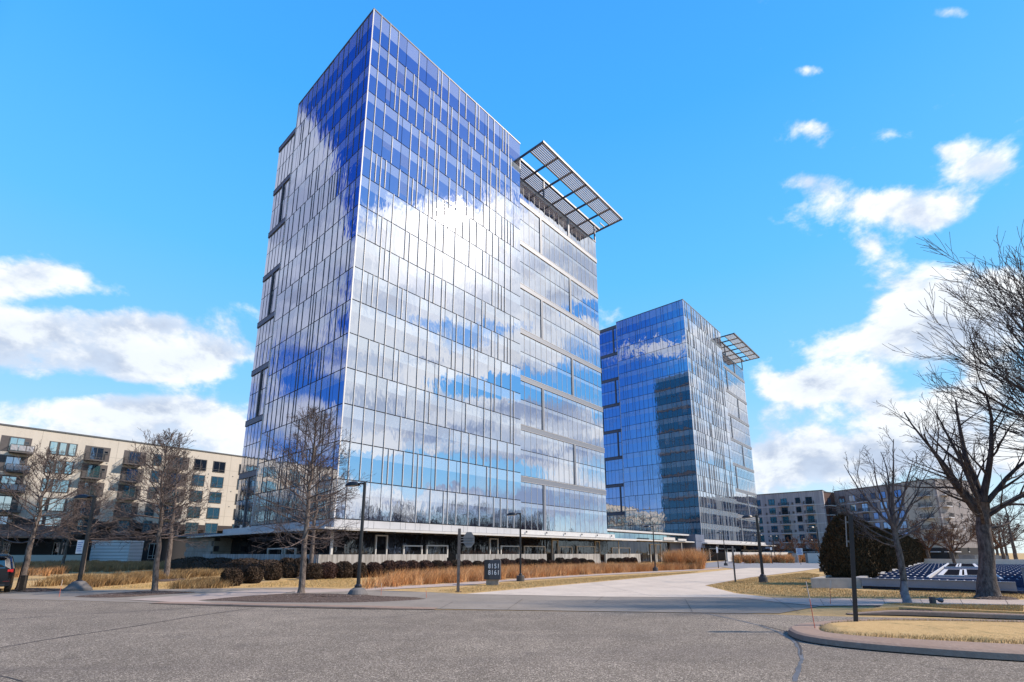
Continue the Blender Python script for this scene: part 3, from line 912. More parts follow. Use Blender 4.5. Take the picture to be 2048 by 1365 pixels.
b = MB(); b.box(17, -2.6, 3.85, 21.6, -2.45, 4.35); b.box(23.0, -2.6, 3.85, 26.6, -2.45, 4.2); b.build('entrance_fascia', M_WHITE, hall)
b = MB(); b.box(2.1, -2.2, 0, 2.22, -2.08, 3.62); b.box(25.2, -2.2, 0, 25.32, -2.08, 3.62); b.build('canopy_post', M_WHITE, hall)
frame3(hall, (0, 0), 0, 3.6, 9.4, 1.2, 2.5, .12)
for x in (16.6, 18.9): frame3(hall, (0, 0), 0, x, x + 2.0, .05, 3.2, .16, name='door_frame')
b = MB(); b.box(24.4, -.3, 0, 31.0, 0, 3.6); b.build('metal_wall', mat('blue_grey_panel', (.11, .135, .20), .5, nscale=.7, namp=.08), hall)
for i, (x, z0, z1) in enumerate(((31.0, 0, 2.6), (31.0, 2.62, 3.9), (31.0, 3.92, 5.2), (33.3, 2.62, 3.9), (33.3, 3.92, 5.2))):
    b = MB(); b.box(x, -2.6, z0 + .02, x + 2.26, .1, z1); b.build('corner_panel', MATS['blue_grey_panel'], hall)
for x in (15.6, 21.4):
    b = MB(); b.box(x, -.1, 1.35, x + .5, -.07, 1.6); b.box(x + .14, -.1, 1.66, x + .36, -.07, 1.9); b.build('door_notice', M_WHITE, hall)

# ------------------------------------------------------------------ apartment building on the left
def stucco(T, b, pos):
    a = T.noise(T.vm('MULTIPLY', pos, (1, 1, .25)), 1.2, 4, .6); c = T.noise(pos, .2, 3)
    col = T.mix(T.sstep(a, .35, .75, 0, .5), (.56, .515, .45), (.47, .43, .375))
    col = T.mix(T.sstep(c, .4, .7, 0, .35), col, (.60, .545, .47))
    T.put(b.inputs['Base Color'], col)


M_STUC = mat('cream_stucco', rough=.9, fn=stucco, bump=.1, bscale=12)
M_DKP = mat('dark_brown_panel', (.085, .075, .075), .6, nscale=2, namp=.1)
M_BRK = mat('dark_brick_band', (.045, .035, .035), .8)
M_RUST = mat('rust_metal_awning', rough=.6, fn=lambda T, b, pos: T.put(b.inputs['Base Color'], T.ramp(T.noise(pos, 1.6, 5, .7), [(.35, (.10, .045, .03)), (.5, (.22, .11, .075)), (.65, (.33, .19, .13))])))
M_WF = mat('grey_window_frame', (.10, .105, .11), .5)
M_RAIL = mat('dark_railing', (.03, .03, .034), .4)


def window(root, x, z, w, h, n=1, glass=G_WIN, fm=M_WF, y=0.0, cache={}):
    """recessed frame with its sill and n panes; the front plane is y, outwards is -y"""
    key = (round(w, 2), round(h, 2), n, fm.name, glass.name)
    if key not in cache:
        f = MB(); t = .07
        f.box(0, -.03, 0, t, .02, h); f.box(w - t, -.03, 0, w, .02, h); f.box(t, -.03, h - t, w - t, .02, h); f.box(t, -.06, 0, w - t, .02, t)
        pw = (w - 2 * t) / n
        for i in range(1, n): f.box(t + pw * i - .035, -.025, t, t + pw * i + .035, .02, h - t)
        f.box(t, -.02, h * .2, w - t, .015, h * .2 + .05)
        p = MB(); p.box(.04, 0, 0, pw - .04, .01, h - 2 * t)
        cache[key] = (f.mesh('window_frame', fm), p.mesh('pane', glass), pw, t)
    fme, pme, pw, t = cache[key]
    o = link('window', fme, root, loc=(x, y, z))
    for i in range(n): link('pane', pme, o, loc=(t + pw * i, .004 + rnd.uniform(0, .003), t))
    return o


def balcony(root, x0, x1, z, d=1.6, name='balcony', slab=M_DKP, glassy=False):
    b = MB(); b.box(x0, -d, z - .22, x1, -.035, z); o = b.build(name, slab, root)
    r = MB(); h = 1.05
    for (a0, b0, a1, b1) in ((x0, -d, x1, -d + .05), (x0, -d + .05, x0 + .05, -.04), (x1 - .05, -d + .05, x1, -.04)):
        r.box(a0, b0, z + h - .05, a1, b1, z + h); r.box(a0, b0, z + .06, a1, b1, z + .10)
    n = int((x1 - x0) / .13)
    for i in range(n): r.box(x0 + i * .13, -d + .01, z + .1, x0 + i * .13 + .022, -d + .04, z + h - .05)
    for i in range(int(d / .13)):
        for xx in (x0 + .01, x1 - .035): r.box(xx, -d + i * .13, z + .1, xx + .022, -d + i * .13 + .022, z + h - .05)
    r.build('railing', M_RAIL, o)
    if glassy:
        q = MB()
        for i in range(3):
            w = (x1 - x0) / 3; q.box(x0 + i * w + .06, -d + .055, z + .12, x0 + (i + 1) * w - .06, -d + .07, z + h - .08)
        q.build('screen', mat('pale_screen', (.62, .62, .66), .5), o)
    return o


AP = np.array([-74.142, 80.0]) 
apt = thing('apartment_building', 'cream stucco apartment block with dark balconies, at the left', 'apartment building', (AP[0], AP[1], 0), AR)
X0, X1 = -46.0, 47.0; ZR = 21.05
# wall as a slab with real openings would be costly for the far field: wall, then recessed panels and frames on it
b = MB(); b.box(X0, 0, 6.9, X1, 16, ZR); b.build('wall', M_STUC, apt)
b = MB(); b.box(X0 - .05, -.12, ZR, X1 + .05, 16, ZR + .22); b.build('roof_coping', M_WF, apt)
b = MB(); b.box(X0, -.05, 5.9, X1, 16, 6.88); b.build('brick_band', M_BRK, apt)
b = MB(); b.box(X0, .8, 0, X1, 16, 5.88); b.build('ground_floor', mat('dark_interior'), apt)
j = MB()
for k in range(1, 5): j.box(X0, -.006, 19.9 - 3.06 * k + 1.05, X1, .01, 19.9 - 3.06 * k + 1.075)
for x in (-3.2, 6.6, 16.9, 25.0, -13, -22, -31): j.box(x, -.006, 7, x + .025, .01, ZR - .1)
j.build('stucco_joint', mat('stucco_groove', (.22, .20, .17), .9), apt, kind='stuff')
b = MB(); b.quad((X0, -3.2, 4.1), (X0 + 48.0, -3.2, 4.1), (X0 + 48.0, -.1, 5.9), (X0, -.1, 5.9)); b.box(X0, -3.25, 3.85, X0 + 48, -3.1, 4.12)
b.build('awning', M_RUST, apt)
for k in range(15):
    x = X0 + 1 + k * 3.3; b = MB(); b.box(x, -3.0, 0, x + .28, -2.75, 3.85); b.build('awning_post', M_BLACK, apt)
for k in range(13):
    window(apt, X0 + 2 + k * 6.4, .6, 1.5, 2.7, 2, G_DARK, M_WHITE, y=.79)
b = MB(); b.box(X0, -3.6, 0, X0 + 50, -3.4, 1.35); b.build('planter_wall', mat('pale_render', (.42, .41, .38), .8), apt)
FL = [19.50 - 3.05 * k for k in range(5)]
for fi, zt in enumerate(FL):
    # column A: wide recess with glassy balcony
    for (xx, w, bx0, bx1, gl) in ((-7.72, 3.45, -6.6, -3.9, True), (-19.4, 3.45, -18.3, -15.6, False), (-26.5, 3.4, -25.4, -22.8, False), (-38.5, 3.4, -37.4, -34.8, False), (2.29, 3.4, 2.3, 4.9, False), (7.6, 3.3, 7.6, 10.2, False), (14.25, 3.45, 14.3, 16.6, False), (31.5, 3.4, 31.6, 34.2, False)):
        b = MB(); b.box(xx, -.03, zt - 2.45, xx + w, .02, zt); b.build('dark_panel', M_DKP, apt)
        wx = xx + .75 if xx > 0 else xx + .95
        window(apt, wx, zt - 2.35, 1.75, 2.2, 2, G_WIN if rnd.random() < .6 else G_WINB, M_WF, y=-.066)
        window(apt, xx + w - .85, zt - 1.15, .6, .55, 1, G_DARK, M_WF, y=-.066)
        if fi < 5: balcony(apt, bx0, bx1, zt - 2.45, glassy=gl and fi < 3)
    # triple windows
    for x0 in (-2.2, -33.4, -14.0, 36.0):
        b = MB(); b.box(x0, -.03, zt - 2.15, x0 + 3.5, .02, zt); b.build('dark_panel', M_DKP, apt)
        offs = ((.06, 1.0), (1.22, .98), (2.4, 1.0)) if fi < 2 else ((.06, 1.0), (1.3, 2.05))
        for (dx, w) in offs: window(apt, x0 + dx, zt - 2.1, w, 2.05, 1 if w < 1.5 else 2, G_WIN, M_WF, y=-.066)
    for x0, w, n in ((12.0, 1.3, 1), (18.6, 2.1, 2), (21.9, 2.15, 2), (26.7, 1.9, 2), (40.6, 2.1, 2), (-42.5, 2.1, 2)):
        b = MB(); b.box(x0 - .05, -.028, zt - 2.2, x0 + w + .05, .02, zt + .02); b.build('dark_panel', M_DKP, apt)
        window(apt, x0, zt - 2.15, w, 2.12, n, G_WIN if rnd.random() < .7 else G_DARK, M_WF, y=-.062)
    if fi < 3:
        v = MB()
        for x in (-3.0, 5.4, 11.2, 17.9, 21.2, 25.6): v.box(x, -.08, zt - 2.75, x + .16, -.008, zt - 2.62)
        v.build('vent', M_WF, apt, kind='stuff')

# ------------------------------------------------------------------ grey apartment building on the right
def ribbed(T, b, pos):
    w = T.node('ShaderNodeTexWave'); w.wave_type = 'BANDS'; w.bands_direction = 'X'
    a = T.noise(T.vm('MULTIPLY', pos, (1.6, 1.6, .02)), 2.2, 2)
    T.put(b.inputs['Base Color'], T.mix(T.sstep(a, .35, .65), (.44, .42, .44), (.31, .295, .32)))


M_RIB = mat('grey_ribbed_siding', rough=.7, fn=ribbed)
M_RIB2 = mat('taupe_ribbed_siding', rough=.75, fn=lambda T, b, pos: T.put(b.inputs['Base Color'], T.mix(T.sstep(T.noise(T.vm('MULTIPLY', pos, (1.6, 1.6, .02)), 2.6, 2), .35, .65), (.36, .32, .31), (.24, .21, .205))))
M_TAN = mat('tan_block', (.48, .45, .40), .8, nscale=.5, namp=.1)
M_FLW = mat('white_floor_edge', (.55, .55, .58), .6)
k_ = 158 / 140
r_ = ray(1644.5, 980.8); P1 = r_ * (158 / r_[1])          # right end of wing one
P2 = np.array([103.55, 159.06]) * 1.0155; P3 = np.array([112.88, 131.09]) * 1.0155; P4 = np.array([131.0, 140.28]) * 1.0155


def wing(name, label, pL, pR, zr, m, pattern, seed, floors=6, gfloor=True, depth=14, brown=False):
    """flat-roofed wing: pL to pR as seen from the road; windows, balconies, floor edges"""
    pL, pR = np.array(pL[:2]), np.array(pR[:2]); d = pR - pL; L = float(np.linalg.norm(d)); ang = math.atan2(d[1], d[0])
    root = thing(name, label, 'apartment building', (pL[0], pL[1], 0), ang, 'grey apartment wings on the right')
    r = random.Random(seed)
    b = MB(); b.box(0, 0, 3.0, L, depth, zr); b.build('wall', m, root)
    b = MB(); b.box(0, .25, 0, L, depth, 2.98); b.build('ground_floor', mat('dark_interior'), root)
    b = MB(); b.box(-.06, -.12, zr, L + .06, depth, zr + .2); b.build('roof_coping', M_WF, root)
    for f in range(floors):
        zt = zr - 1.75 - 3.0 * f
        if zt < 4: break
        b = MB(); b.box(0, -.06, zt - 2.72, L, .02, zt - 2.5); b.build('floor_edge', M_FLW, root)
        x = pattern[0]; k = 0
        while x < L - 2.0:
            kind_ = pattern[1 + k % (len(pattern) - 1)]; k += 1
            if kind_ == 'w':
                window(root, x, zt - 2.05, 2.0, 2.0, 2, r.choice((G_WINB, G_WIN, G_WINB)), M_RAIL, y=-.03); x += 3.3
            elif kind_ == 'n':
                window(root, x, zt - 1.9, 1.5, 1.85, 1, r.choice((G_WINB, G_DARK)), M_RAIL, y=-.03); x += 2.5
            elif kind_ == 'b':
                window(root, x + .5, zt - 2.3, 1.9, 2.25, 2, r.choice((G_WINB, G_DARK, G_WIN)), M_RAIL, y=-.03)
                balcony(root, x, x + 2.9, zt - 2.5, 1.3, slab=M_FLW); x += 3.7
            elif kind_ == 'v':
                b = MB(); b.box(x, -.05, zt - 2.2, x + .55, .0, zt - 1.5); b.build('vent', M_DKP, root); x += 1.2
    for k in range(int(L / 4.4)):
        window(root, .8 + k * 4.4, .5, 2.2, 2.2, 2, G_DARK, M_WF, y=.24)
    return root


PLW = P1[:2] + LD * 75.0
wing('apartment_wing', 'slate grey ribbed apartment wing beside the far glass tower', PLW, P1, 21.3, M_RIB, [2.0, 'w', 'b', 'v', 'n', 'b', 'w', 'v'], 3)
e0 = P1[:2] - LD * .05 + RD * 1.2
wing('apartment_link', 'narrow brown recessed bay with white balconies between the two grey wings', P1[:2] + RD * 1.5, P2 + RD * .8, 20.9, mat('brown_siding', (.085, .035, .028), .7), [1.2, 'b'], 4)
wing('apartment_wing', 'taupe ribbed apartment wing behind the arborvitae hedge', P2, P3, 21.3, M_RIB2, [1.6, 'w', 'w', 'b', 'n', 'w', 'v'], 6)
wing('apartment_wing', 'pale tan apartment wing seen through the oak branches', P3 + np.array([.05, .05]), P4, 21.3, M_TAN, [1.0, 'b', 'w'], 8, depth=8)

# ------------------------------------------------------------------ trees
def bark(dark, light, sc=14):
    def fn(T, b, pos):
        n = T.noise(T.vm('MULTIPLY', pos, (1, 1, .35)), sc, 5, .7)
        T.put(b.inputs['Base Color'], T.mix(T.sstep(n, .3, .7), dark, light))
    return fn


M_BARK = mat('grey_brown_bark', rough=.95, bump=.9, bscale=18, fn=bark((.055, .042, .038), (.20, .165, .145)), spec=.15)
M_TWIG = mat('brown_twigs', rough=.9, fn=bark((.06, .047, .045), (.17, .135, .125), 6), spec=.15)
M_TWIG_D = mat('dark_twigs', rough=.9, fn=bark((.035, .029, .029), (.105, .086, .080), 6), spec=.15)
M_BARK_D = mat('dark_furrowed_bark', rough=.95, bump=1.0, bscale=12, fn=bark((.045, .037, .035), (.165, .138, .126), 10), spec=.15)
M_TWIG_R = mat('rusty_twigs', rough=.9, fn=bark((.08, .042, .030), (.17, .095, .062), 5), spec=.15)
M_LIMEW = mat('painted_trunk_base', (.20, .185, .195), .85, nscale=9, namp=.25)


class Tree:
    def __init__(s, seed):
        s.r = random.Random(seed); s.trunk = MB(); s.crown = MB(); s.n = 0

    def path(s, p, d, L, n, wob, up):
        pts = [Vector(p)]; d = Vector(d).normalized()
        for k in range(n):
            d = (d + Vector((s.r.gauss(0, wob), s.r.gauss(0, wob), s.r.gauss(0, wob) + up))).normalized()
            pts.append(pts[-1] + d * (L / n))
        return pts

    def grow(s, p, d, L, r, lvl, P):
        """branch with side branches; P holds per-level settings"""
        c = P[lvl]; n = c.get('n', 4)
        pts = s.path(p, d, L, n, c.get('wob', .12), c.get('up', .05))
        tip = max(P[0].get('tip', .006), r * c.get('tipf', .25))
        rad = [r + (tip - r) * (k / n) ** .8 for k in range(n + 1)]
        s.crown.tube(pts, rad, c.get('sides', 3), cap=False); s.n += 1
        if lvl + 1 >= len(P): return
        m = c['kids']; m = max(1, int(m * (.6 + .4 * min(1, L / c.get('ref', L)))))
        for k in range(m):
            t = c.get('t0', .25) + (1 - c.get('t0', .25)) * (k + s.r.random() * .8) / m
            t = min(t, .99); f = t * n; i = int(f); q = pts[i].lerp(pts[i + 1], f - i); dd = (pts[i + 1] - pts[i]).normalized()
            a = math.radians(s.r.uniform(*c.get('ang', (30, 60)))); az = s.r.uniform(0, 2 * math.pi)
            u = dd.cross(Vector((.3, .2, 1))).normalized(); w = dd.cross(u)
            nd = dd * math.cos(a) + (u * math.cos(az) + w * math.sin(az)) * math.sin(a)
            nl = L * s.r.uniform(*c.get('len', (.35, .6))) * (1.15 - .55 * t)
            rr_ = rad[i] + (rad[i + 1] - rad[i]) * (f - i)
            s.grow(q, nd, nl, max(tip, rr_ * c.get('rf', .6)), lvl + 1, P)

    def out(s, name, label, loc, group=None, bark_m=None, twig_m=None, rz=0.0, paint=None):
        root = thing(name, label, 'tree', (loc[0], loc[1], loc[2] if len(loc) > 2 else 0), rz, group)
        s.trunk.build('trunk', [bark_m or M_BARK, M_LIMEW], root, smooth=True)
        s.crown.build('crown', twig_m or M_TWIG, root, smooth=True)
        return root


def leader_tree(seed, H, r0, clear=1.6, spread=2.4, nlat=44, lean=(0, 0), dens=1.0, tip=.007, paint=False, kids=7):
    """straight leader with many side branches, like the young oaks on the verge"""
    t = Tree(seed); r = t.r; n = 14
    pts = [Vector((0, 0, -.05))]
    for k in range(1, n + 1):
        f = k / n; pts.append(Vector((lean[0] * f + r.gauss(0, .035) * f * 2, lean[1] * f + r.gauss(0, .035) * f * 2, H * f)))
    rad = [r0 * (1 - (k / n)) ** .85 + .012 for k in range(n + 1)]
    # root flare
    P0 = [pts[0], pts[0].lerp(pts[1], .12), pts[0].lerp(pts[1], .4)] + pts[1:]
    R0 = [r0 * 1.75, r0 * 1.3, r0 * 1.05] + rad[1:]
    t.trunk.tube(P0, R0, 12)
    if paint:
        for k in range(len(t.trunk.f)):
            if k < 12 * 3: t.trunk.m[k] = 1
    P = [dict(n=6, wob=.09, up=.075, kids=kids, sides=4, ang=(24, 48), len=(.34, .62), rf=.55, t0=.2, tip=tip * .8),
         dict(n=4, wob=.11, up=.09, kids=int(4 * dens), ang=(22, 48), len=(.42, .75), rf=.6, t0=.2),
         dict(n=3, wob=.13, up=.07, kids=2, ang=(22, 50), len=(.5, .8), rf=.7, t0=.3),
         dict(n=2, wob=.15, up=.05)]
    for k in range(nlat):
        f = k / (nlat - 1); z = clear + (H - clear) * f ** .9 * .97
        q = z / H * n; i = min(int(q), n - 1); p = pts[i].lerp(pts[i + 1], q - i)
        a = k * 2.4 + r.uniform(-.5, .5)
        el = math.radians(4 + 50 * f + r.gauss(0, 9)) if f > .12 else math.radians(r.uniform(-14, 12))
        L = spread * min(1, .72 + f) * (1 - f) ** .62 * r.uniform(.7, 1.15) + .45
        d = (math.cos(a) * math.cos(el), math.sin(a) * math.cos(el), math.sin(el))
        rr_ = (rad[i] * .42) * (.7 + .5 * r.random())
        t.grow(p, d, L, max(.012, min(rr_, .014 + L * .011)), 0, P)
    return t


def vase_tree(seed, H, r0, fork, limbs, dens=1.0, tip=.007, tropism=.07, flare=1.6, sub=8, base=None, levels=4, ang1=(22, 55), wob=None):
    """trunk that forks into explicit limbs: list of (azimuth, elevation, length, start height, radius factor)"""
    t = Tree(seed); r = t.r
    n = 7; pts = [Vector((0, 0, -.05))] + [Vector((r.gauss(0, .03), r.gauss(0, .03), fork * k / n)) for k in range(1, n + 1)]
    rad = [r0 * flare, r0 * 1.15] + [r0 * (1 - .22 * k / n) for k in range(2, n + 1)]
    pts.insert(1, Vector((0, 0, .10))); rad.insert(1, r0 * (1 + (flare - 1) * .55))
    t.trunk.tube(pts, rad, 14)
    P = [dict(n=8, wob=.07, up=tropism, kids=sub, sides=7, ang=ang1, len=(.35, .62), rf=.58, t0=.16, tip=tip, tipf=.18),
         dict(n=6, wob=.09, up=tropism, kids=int(6 * dens), sides=4, ang=(20, 50), len=(.35, .6), rf=.58, t0=.15),
         dict(n=4, wob=.11, up=tropism * .8, kids=int(6 * dens), sides=3, ang=(18, 48), len=(.35, .65), rf=.62, t0=.15),
         dict(n=3, wob=.13, up=.05, kids=3, ang=(20, 50), len=(.4, .75), rf=.7, t0=.2),
         dict(n=2, wob=.18, up=.04)][:levels + 1]
    if wob:
        for i_, c_ in enumerate(P): c_['wob'] = wob * (1 + .5 * i_); c_['ang'] = (10 + 2 * i_, 26 + 4 * i_); c_['len'] = (.4, .7)
    for (az, el, L, z, rf) in limbs:
        q = z / fork * n; i = max(0, min(int(q), n - 1)); p = Vector((0, 0, z))
        a = math.radians(az); e = math.radians(el)
        t.grow(p, (math.sin(a) * math.cos(e), math.cos(a) * math.cos(e), math.sin(e)), L, r0 * rf, 0, P)
    return t


def ringlimbs(r, n, el, L, z, rf, a0=0):
    return [((a0 + 360 / n * k + r.uniform(-20, 20)) % 360, r.uniform(*el), r.uniform(*L), r.uniform(*z), r.uniform(*rf)) for k in range(n)]


rt = random.Random(3)
TG = 'bare street trees along the road'
leader_tree(1, 7.75, .125, 2.0, 2.35, 58, lean=(-.1, .1)).out('bare_tree', 'bare tree with twin-looking trunk in the mulch bed left of the tall lamp post', G(602, 1187), TG)
leader_tree(2, 7.9, .15, 2.2, 2.2, 34, lean=(.3, 0), dens=.8).out('bare_tree', 'bare tree just behind the mulch-bed tree, in front of the near tower', G(619, 1157), TG, rz=2.0)
leader_tree(3, 6.75, .115, 2.3, 2.0, 54, lean=(-.40, .1)).out('bare_tree', 'bare tree with pale trunk between the left lamp post and the clipped shrubs', G(309, 1183), TG, rz=1.0)
leader_tree(4, 7.9, .165, 2.5, 2.2, 36, lean=(-.25, 0), dens=.8).out('bare_tree', 'stout bare tree standing close behind the pale-trunked one', G(332, 1159), TG, rz=.4, twig_m=M_TWIG)
leader_tree(5, 6.0, .13, 2.2, 2.4, 44, lean=(-.3, 0)).out('bare_tree', 'bare spreading tree beside the dark car at the left edge', G(38, 1180), TG, rz=3.2)
leader_tree(6, 6.6, .14, 2.4, 2.6, 34, lean=(.2, .1), dens=.8).out('bare_tree', 'bare tree in the tan grass left of the left lamp post', G(123, 1139), TG, rz=.8, twig_m=M_TWIG)
leader_tree(7, 6.4, .125, 2.4, 2.3, 34, lean=(0, .1), dens=.8).out('bare_tree', 'bare tree partly hidden behind the left lamp post', G(163, 1152), TG, rz=1.8)
sap = vase_tree(8, 5.4, .105, 2.55, [(a, e, L, z, f) for a, e, L, z, f in ((250, 55, 2.6, 2.4, .5), (80, 52, 2.5, 2.35, .5), (160, 60, 2.5, 2.5, .5), (330, 55, 2.7, 2.45, .5), (200, 78, 3.0, 2.55, .6), (20, 70, 2.8, 2.55, .55), (275, 18, 2.0, 2.0, .35), (95, 15, 1.9, 2.1, .35), (245, 5, 1.8, 1.85, .3), (120, 25, 1.7, 2.2, .35), (300, 30, 2.1, 2.2, .35))], tropism=.05, flare=1.35, sub=5, levels=3, dens=.7, tip=.0045)
o = sap.out('young_tree', 'young bare tree with pale painted trunk base, in the mulch by the right kerb', G(1815, 1208), TG)
for ch in o.children:
    if ch.name.startswith('trunk'):
        for p in ch.data.polygons:
            if p.center.z < .55: p.material_index = 1
big = vase_tree(9, 8, .26, 3.6, [(262, 32, 4.3, 3.0, .46), (285, 48, 4.6, 3.3, .45), (85, 24, 4.4, 3.1, .48), (100, 50, 4.2, 3.4, .45), (355, 80, 4.6, 3.6, .62), (190, 74, 4.4, 3.55, .58), (230, 14, 3.4, 2.7, .30), (60, 5, 3.4, 2.5, .28), (150, 30, 3.0, 3.0, .32), (20, 35, 3.4, 3.0, .3), (270, 62, 4.0, 3.5, .42)], tropism=.045, flare=1.75, sub=7, levels=3, dens=.8, tip=.0055)
big.out('old_oak', 'large dark bare oak with heavy limbs, right of the young tree', G(1978, 1197), TG, M_BARK_D, M_TWIG_D).rotation_euler = (0, math.radians(7.5), 0)
re_ = random.Random(44)
elimbs = [(az, el, L * 1.08, 3.2 + .04 * (i % 5), .27) for i, (az, el, L) in enumerate(((262, 27, 6.2), (268, 33, 6.8), (272, 40, 7.2), (266, 47, 7.6), (276, 53, 7.8), (262, 58, 7.6), (284, 63, 7.6), (255, 67, 7.2), (296, 40, 6.0), (292, 50, 6.6), (300, 58, 6.6), (275, 72, 7.4), (240, 60, 6.2), (320, 62, 6.4), (60, 70, 5)))]
elm = vase_tree(10, 11, .40, 3.6, elimbs, tropism=.035, flare=1.5, sub=6, levels=3, dens=.85, ang1=(10, 26), wob=.04, tip=.007)
elm.out('elm_tree', 'tall bare elm sweeping fine upright branches in from the right edge', (21.8, 16.1), TG, M_BARK_D, M_TWIG_D)

# smaller, farther trees: a few meshes copied as individuals
far_a = leader_tree(21, 8.0, .20, 2.2, 3.2, 30, dens=.7, tip=.011, kids=6).out('bare_tree', 'bare tree in front of the cream apartment block, right of its middle balconies', G(448, 1122), 'bare trees by the apartment blocks', rz=0)
far_b = vase_tree(22, 7, .2, 2.2, ringlimbs(rt, 9, (25, 75), (3.2, 4.6), (1.6, 2.2), (.35, .5)), tip=.013, levels=3, sub=6).out('brown_tree', 'brown twiggy tree before the awning of the cream apartment block', G(190, 1126), 'bare trees by the apartment blocks', twig_m=M_TWIG_R)
far_c = vase_tree(23, 6, .18, 2.0, ringlimbs(rt, 8, (5, 60), (2.6, 3.8), (1.6, 2.0), (.35, .5)), tip=.013, levels=3, sub=6).out('brown_tree', 'rust brown leafless tree standing behind the skylight deck, left of the oak', G(1910, 1134, 0), 'bare trees by the apartment blocks', twig_m=M_TWIG_R)
copies = [
    (far_b, G(255, 1124), 1.0, 1.15, 'dense brown tree over the white louvred box'), (far_b, G(62, 1124), 2.2, 1.1, 'brown twiggy tree behind the car-side tree, before the dark awning'),
    (far_b, G(215, 1122), 4.1, 1.2, 'brown tree right of the left lamp post, before the cream block'), (far_c, G(292, 1122), 3.0, 1.35, 'dense brown tree between the louvred box and the pale trunk'),
    (far_a, G(420, 1121), 2.0, .9, 'slim bare tree left of the stone annex'), (far_a, G(482, 1121), 4.0, .9, 'bare tree peeping out at the left corner of the near tower'),
    (far_c, G(1860, 1132), 1.0, 1.1, 'dark bare tree standing behind the deck, right of the hedge'), (far_c, G(2010, 1130), 2.0, 1.3, 'dark bare tree behind the oak trunk at the right edge'),
    (far_b, (92, 96), 0, 1.2, 'bare tree in front of the tan apartment wing'), (far_a, (84, 86), 1.4, 1.0, 'bare tree behind the oak, before the ground-floor shops'),
    (far_c, G(1592, 1120.5), .5, 1.0, 'rusty bare tree behind the blue notice sign'), (far_c, G(1640, 1121), 2.5, 1.0, 'rusty bare tree left of the big hedge'),
    (far_b, G(1560, 1119.5), 1.0, .8, 'reddish bare tree at the far end of the drive'), (far_a, G(2035, 1132), 5.0, 1.1, 'bare tree at the far right beyond the deck')]
for src, p, rz, sc_, lb in copies:
    copy_tree(src, (p[0], p[1], 0), rz, lb, (sc_, sc_, sc_))
# the belt of trees across the road on the right, mirrored by the tower fronts
for i in range(88):
    yy = -20 + i * 1.2 + rnd.uniform(-.8, .8); xx = max(92, yy * 1.16 + 8) + rnd.uniform(0, 22)
    src = (far_a, far_b, far_c)[i % 3]
    c = copy_tree(src, (xx, yy, 0), rnd.uniform(0, 6), 'bare tree of the belt beyond the right edge, seen mirrored in the near tower', (rnd.uniform(1.5, 2.1),) * 3)
    c['group'] = 'trees of the belt to the right'

# ------------------------------------------------------------------ clipped shrubs and hedges
def leafy(name, n, seed, rad, squash=.9, leaf=.05, lump=.06):
    """leafy ball: displaced body under a skin of small leaf faces"""
    r = np.random.default_rng(seed)
    b = MB(); nu, nv = 20, 12
    ph = r.uniform(0, 6, 6)
    def R(u, v): return 1 + lump * (math.sin(3 * u + ph[0]) * math.cos(2.3 * v + ph[1]) + .6 * math.sin(5 * u + 3 * v + ph[2]) + .4 * math.sin(9 * u - 5 * v + ph[3]))
    def pt(u, v, k=1.0):
        c = math.cos(v); s_ = math.sin(v); q = R(u, v) * k
        e = .82  # squarish clipped profile
        return (rad * q * math.copysign(abs(c) ** e, c) * math.cos(u), rad * q * math.copysign(abs(c) ** e, c) * math.sin(u), rad * squash * (1 + q * math.copysign(abs(s_) ** e, s_)))
    for i in range(nu):
        for jv in range(nv):
            u0, u1 = 2 * math.pi * i / nu, 2 * math.pi * (i + 1) / nu; v0, v1 = -math.pi / 2 + math.pi * jv / nv, -math.pi / 2 + math.pi * (jv + 1) / nv
            b.quad(pt(u0, v0, .95), pt(u1, v0, .95), pt(u1, v1, .95), pt(u0, v1, .95))
    for i in range(n):
        u = r.uniform(0, 2 * math.pi); v = math.asin(r.uniform(-.9, 1)); k = r.uniform(.93, 1.05)
        p = Vector(pt(u, v, k)); a = Vector(r.normal(size=3)).normalized(); c = a.cross(Vector(r.normal(size=3))).normalized(); l = leaf * r.uniform(.6, 1.3)
        b.quad(p - a * l - c * l * .4, p + a * l - c * l * .4, p + a * l + c * l * .4, p - a * l + c * l * .4)
    return b


def leafcol(d, l, sc=30):
    def fn(T, b, pos):
        oi = T.node('ShaderNodeObjectInfo').outputs['Random']; n = T.noise(pos, sc, 2, .6); m = T.noise(pos, 2.2, 3)
        c = T.mix(T.sstep(n, .3, .7), d, l); c = T.mix(T.sstep(m, .35, .7, 0, .4), c, tuple(x * 1.7 for x in d)); T.put(b.inputs['Base Color'], c)
    return fn


M_BOX = mat('winter_boxwood', rough=.85, fn=leafcol((.026, .019, .013), (.078, .050, .034)), spec=.2)
M_BOXR = mat('reddish_winter_shrub', rough=.85, fn=leafcol((.036, .020, .016), (.095, .052, .040)), spec=.2)
M_ARB = mat('arborvitae_foliage', rough=.9, fn=leafcol((.024, .020, .012), (.115, .068, .032), 9), spec=.15)
SHR = [leafy('s', 2600, 40 + i, .555, 1.0).mesh('shrub_foliage', M_BOX if i < 2 else M_BOXR) for i in range(4)]


def shrub(x, y, sc_, label, group, k=None):
    o = link('clipped_shrub', SHR[rnd.randrange(4) if k is None else k]); o.location = (x, y, -.06); o.rotation_euler = (0, 0, rnd.uniform(0, 6)); o.scale = (sc_, sc_, sc_ * rnd.uniform(.92, 1.05))
    tag(o, label, 'shrub', group)


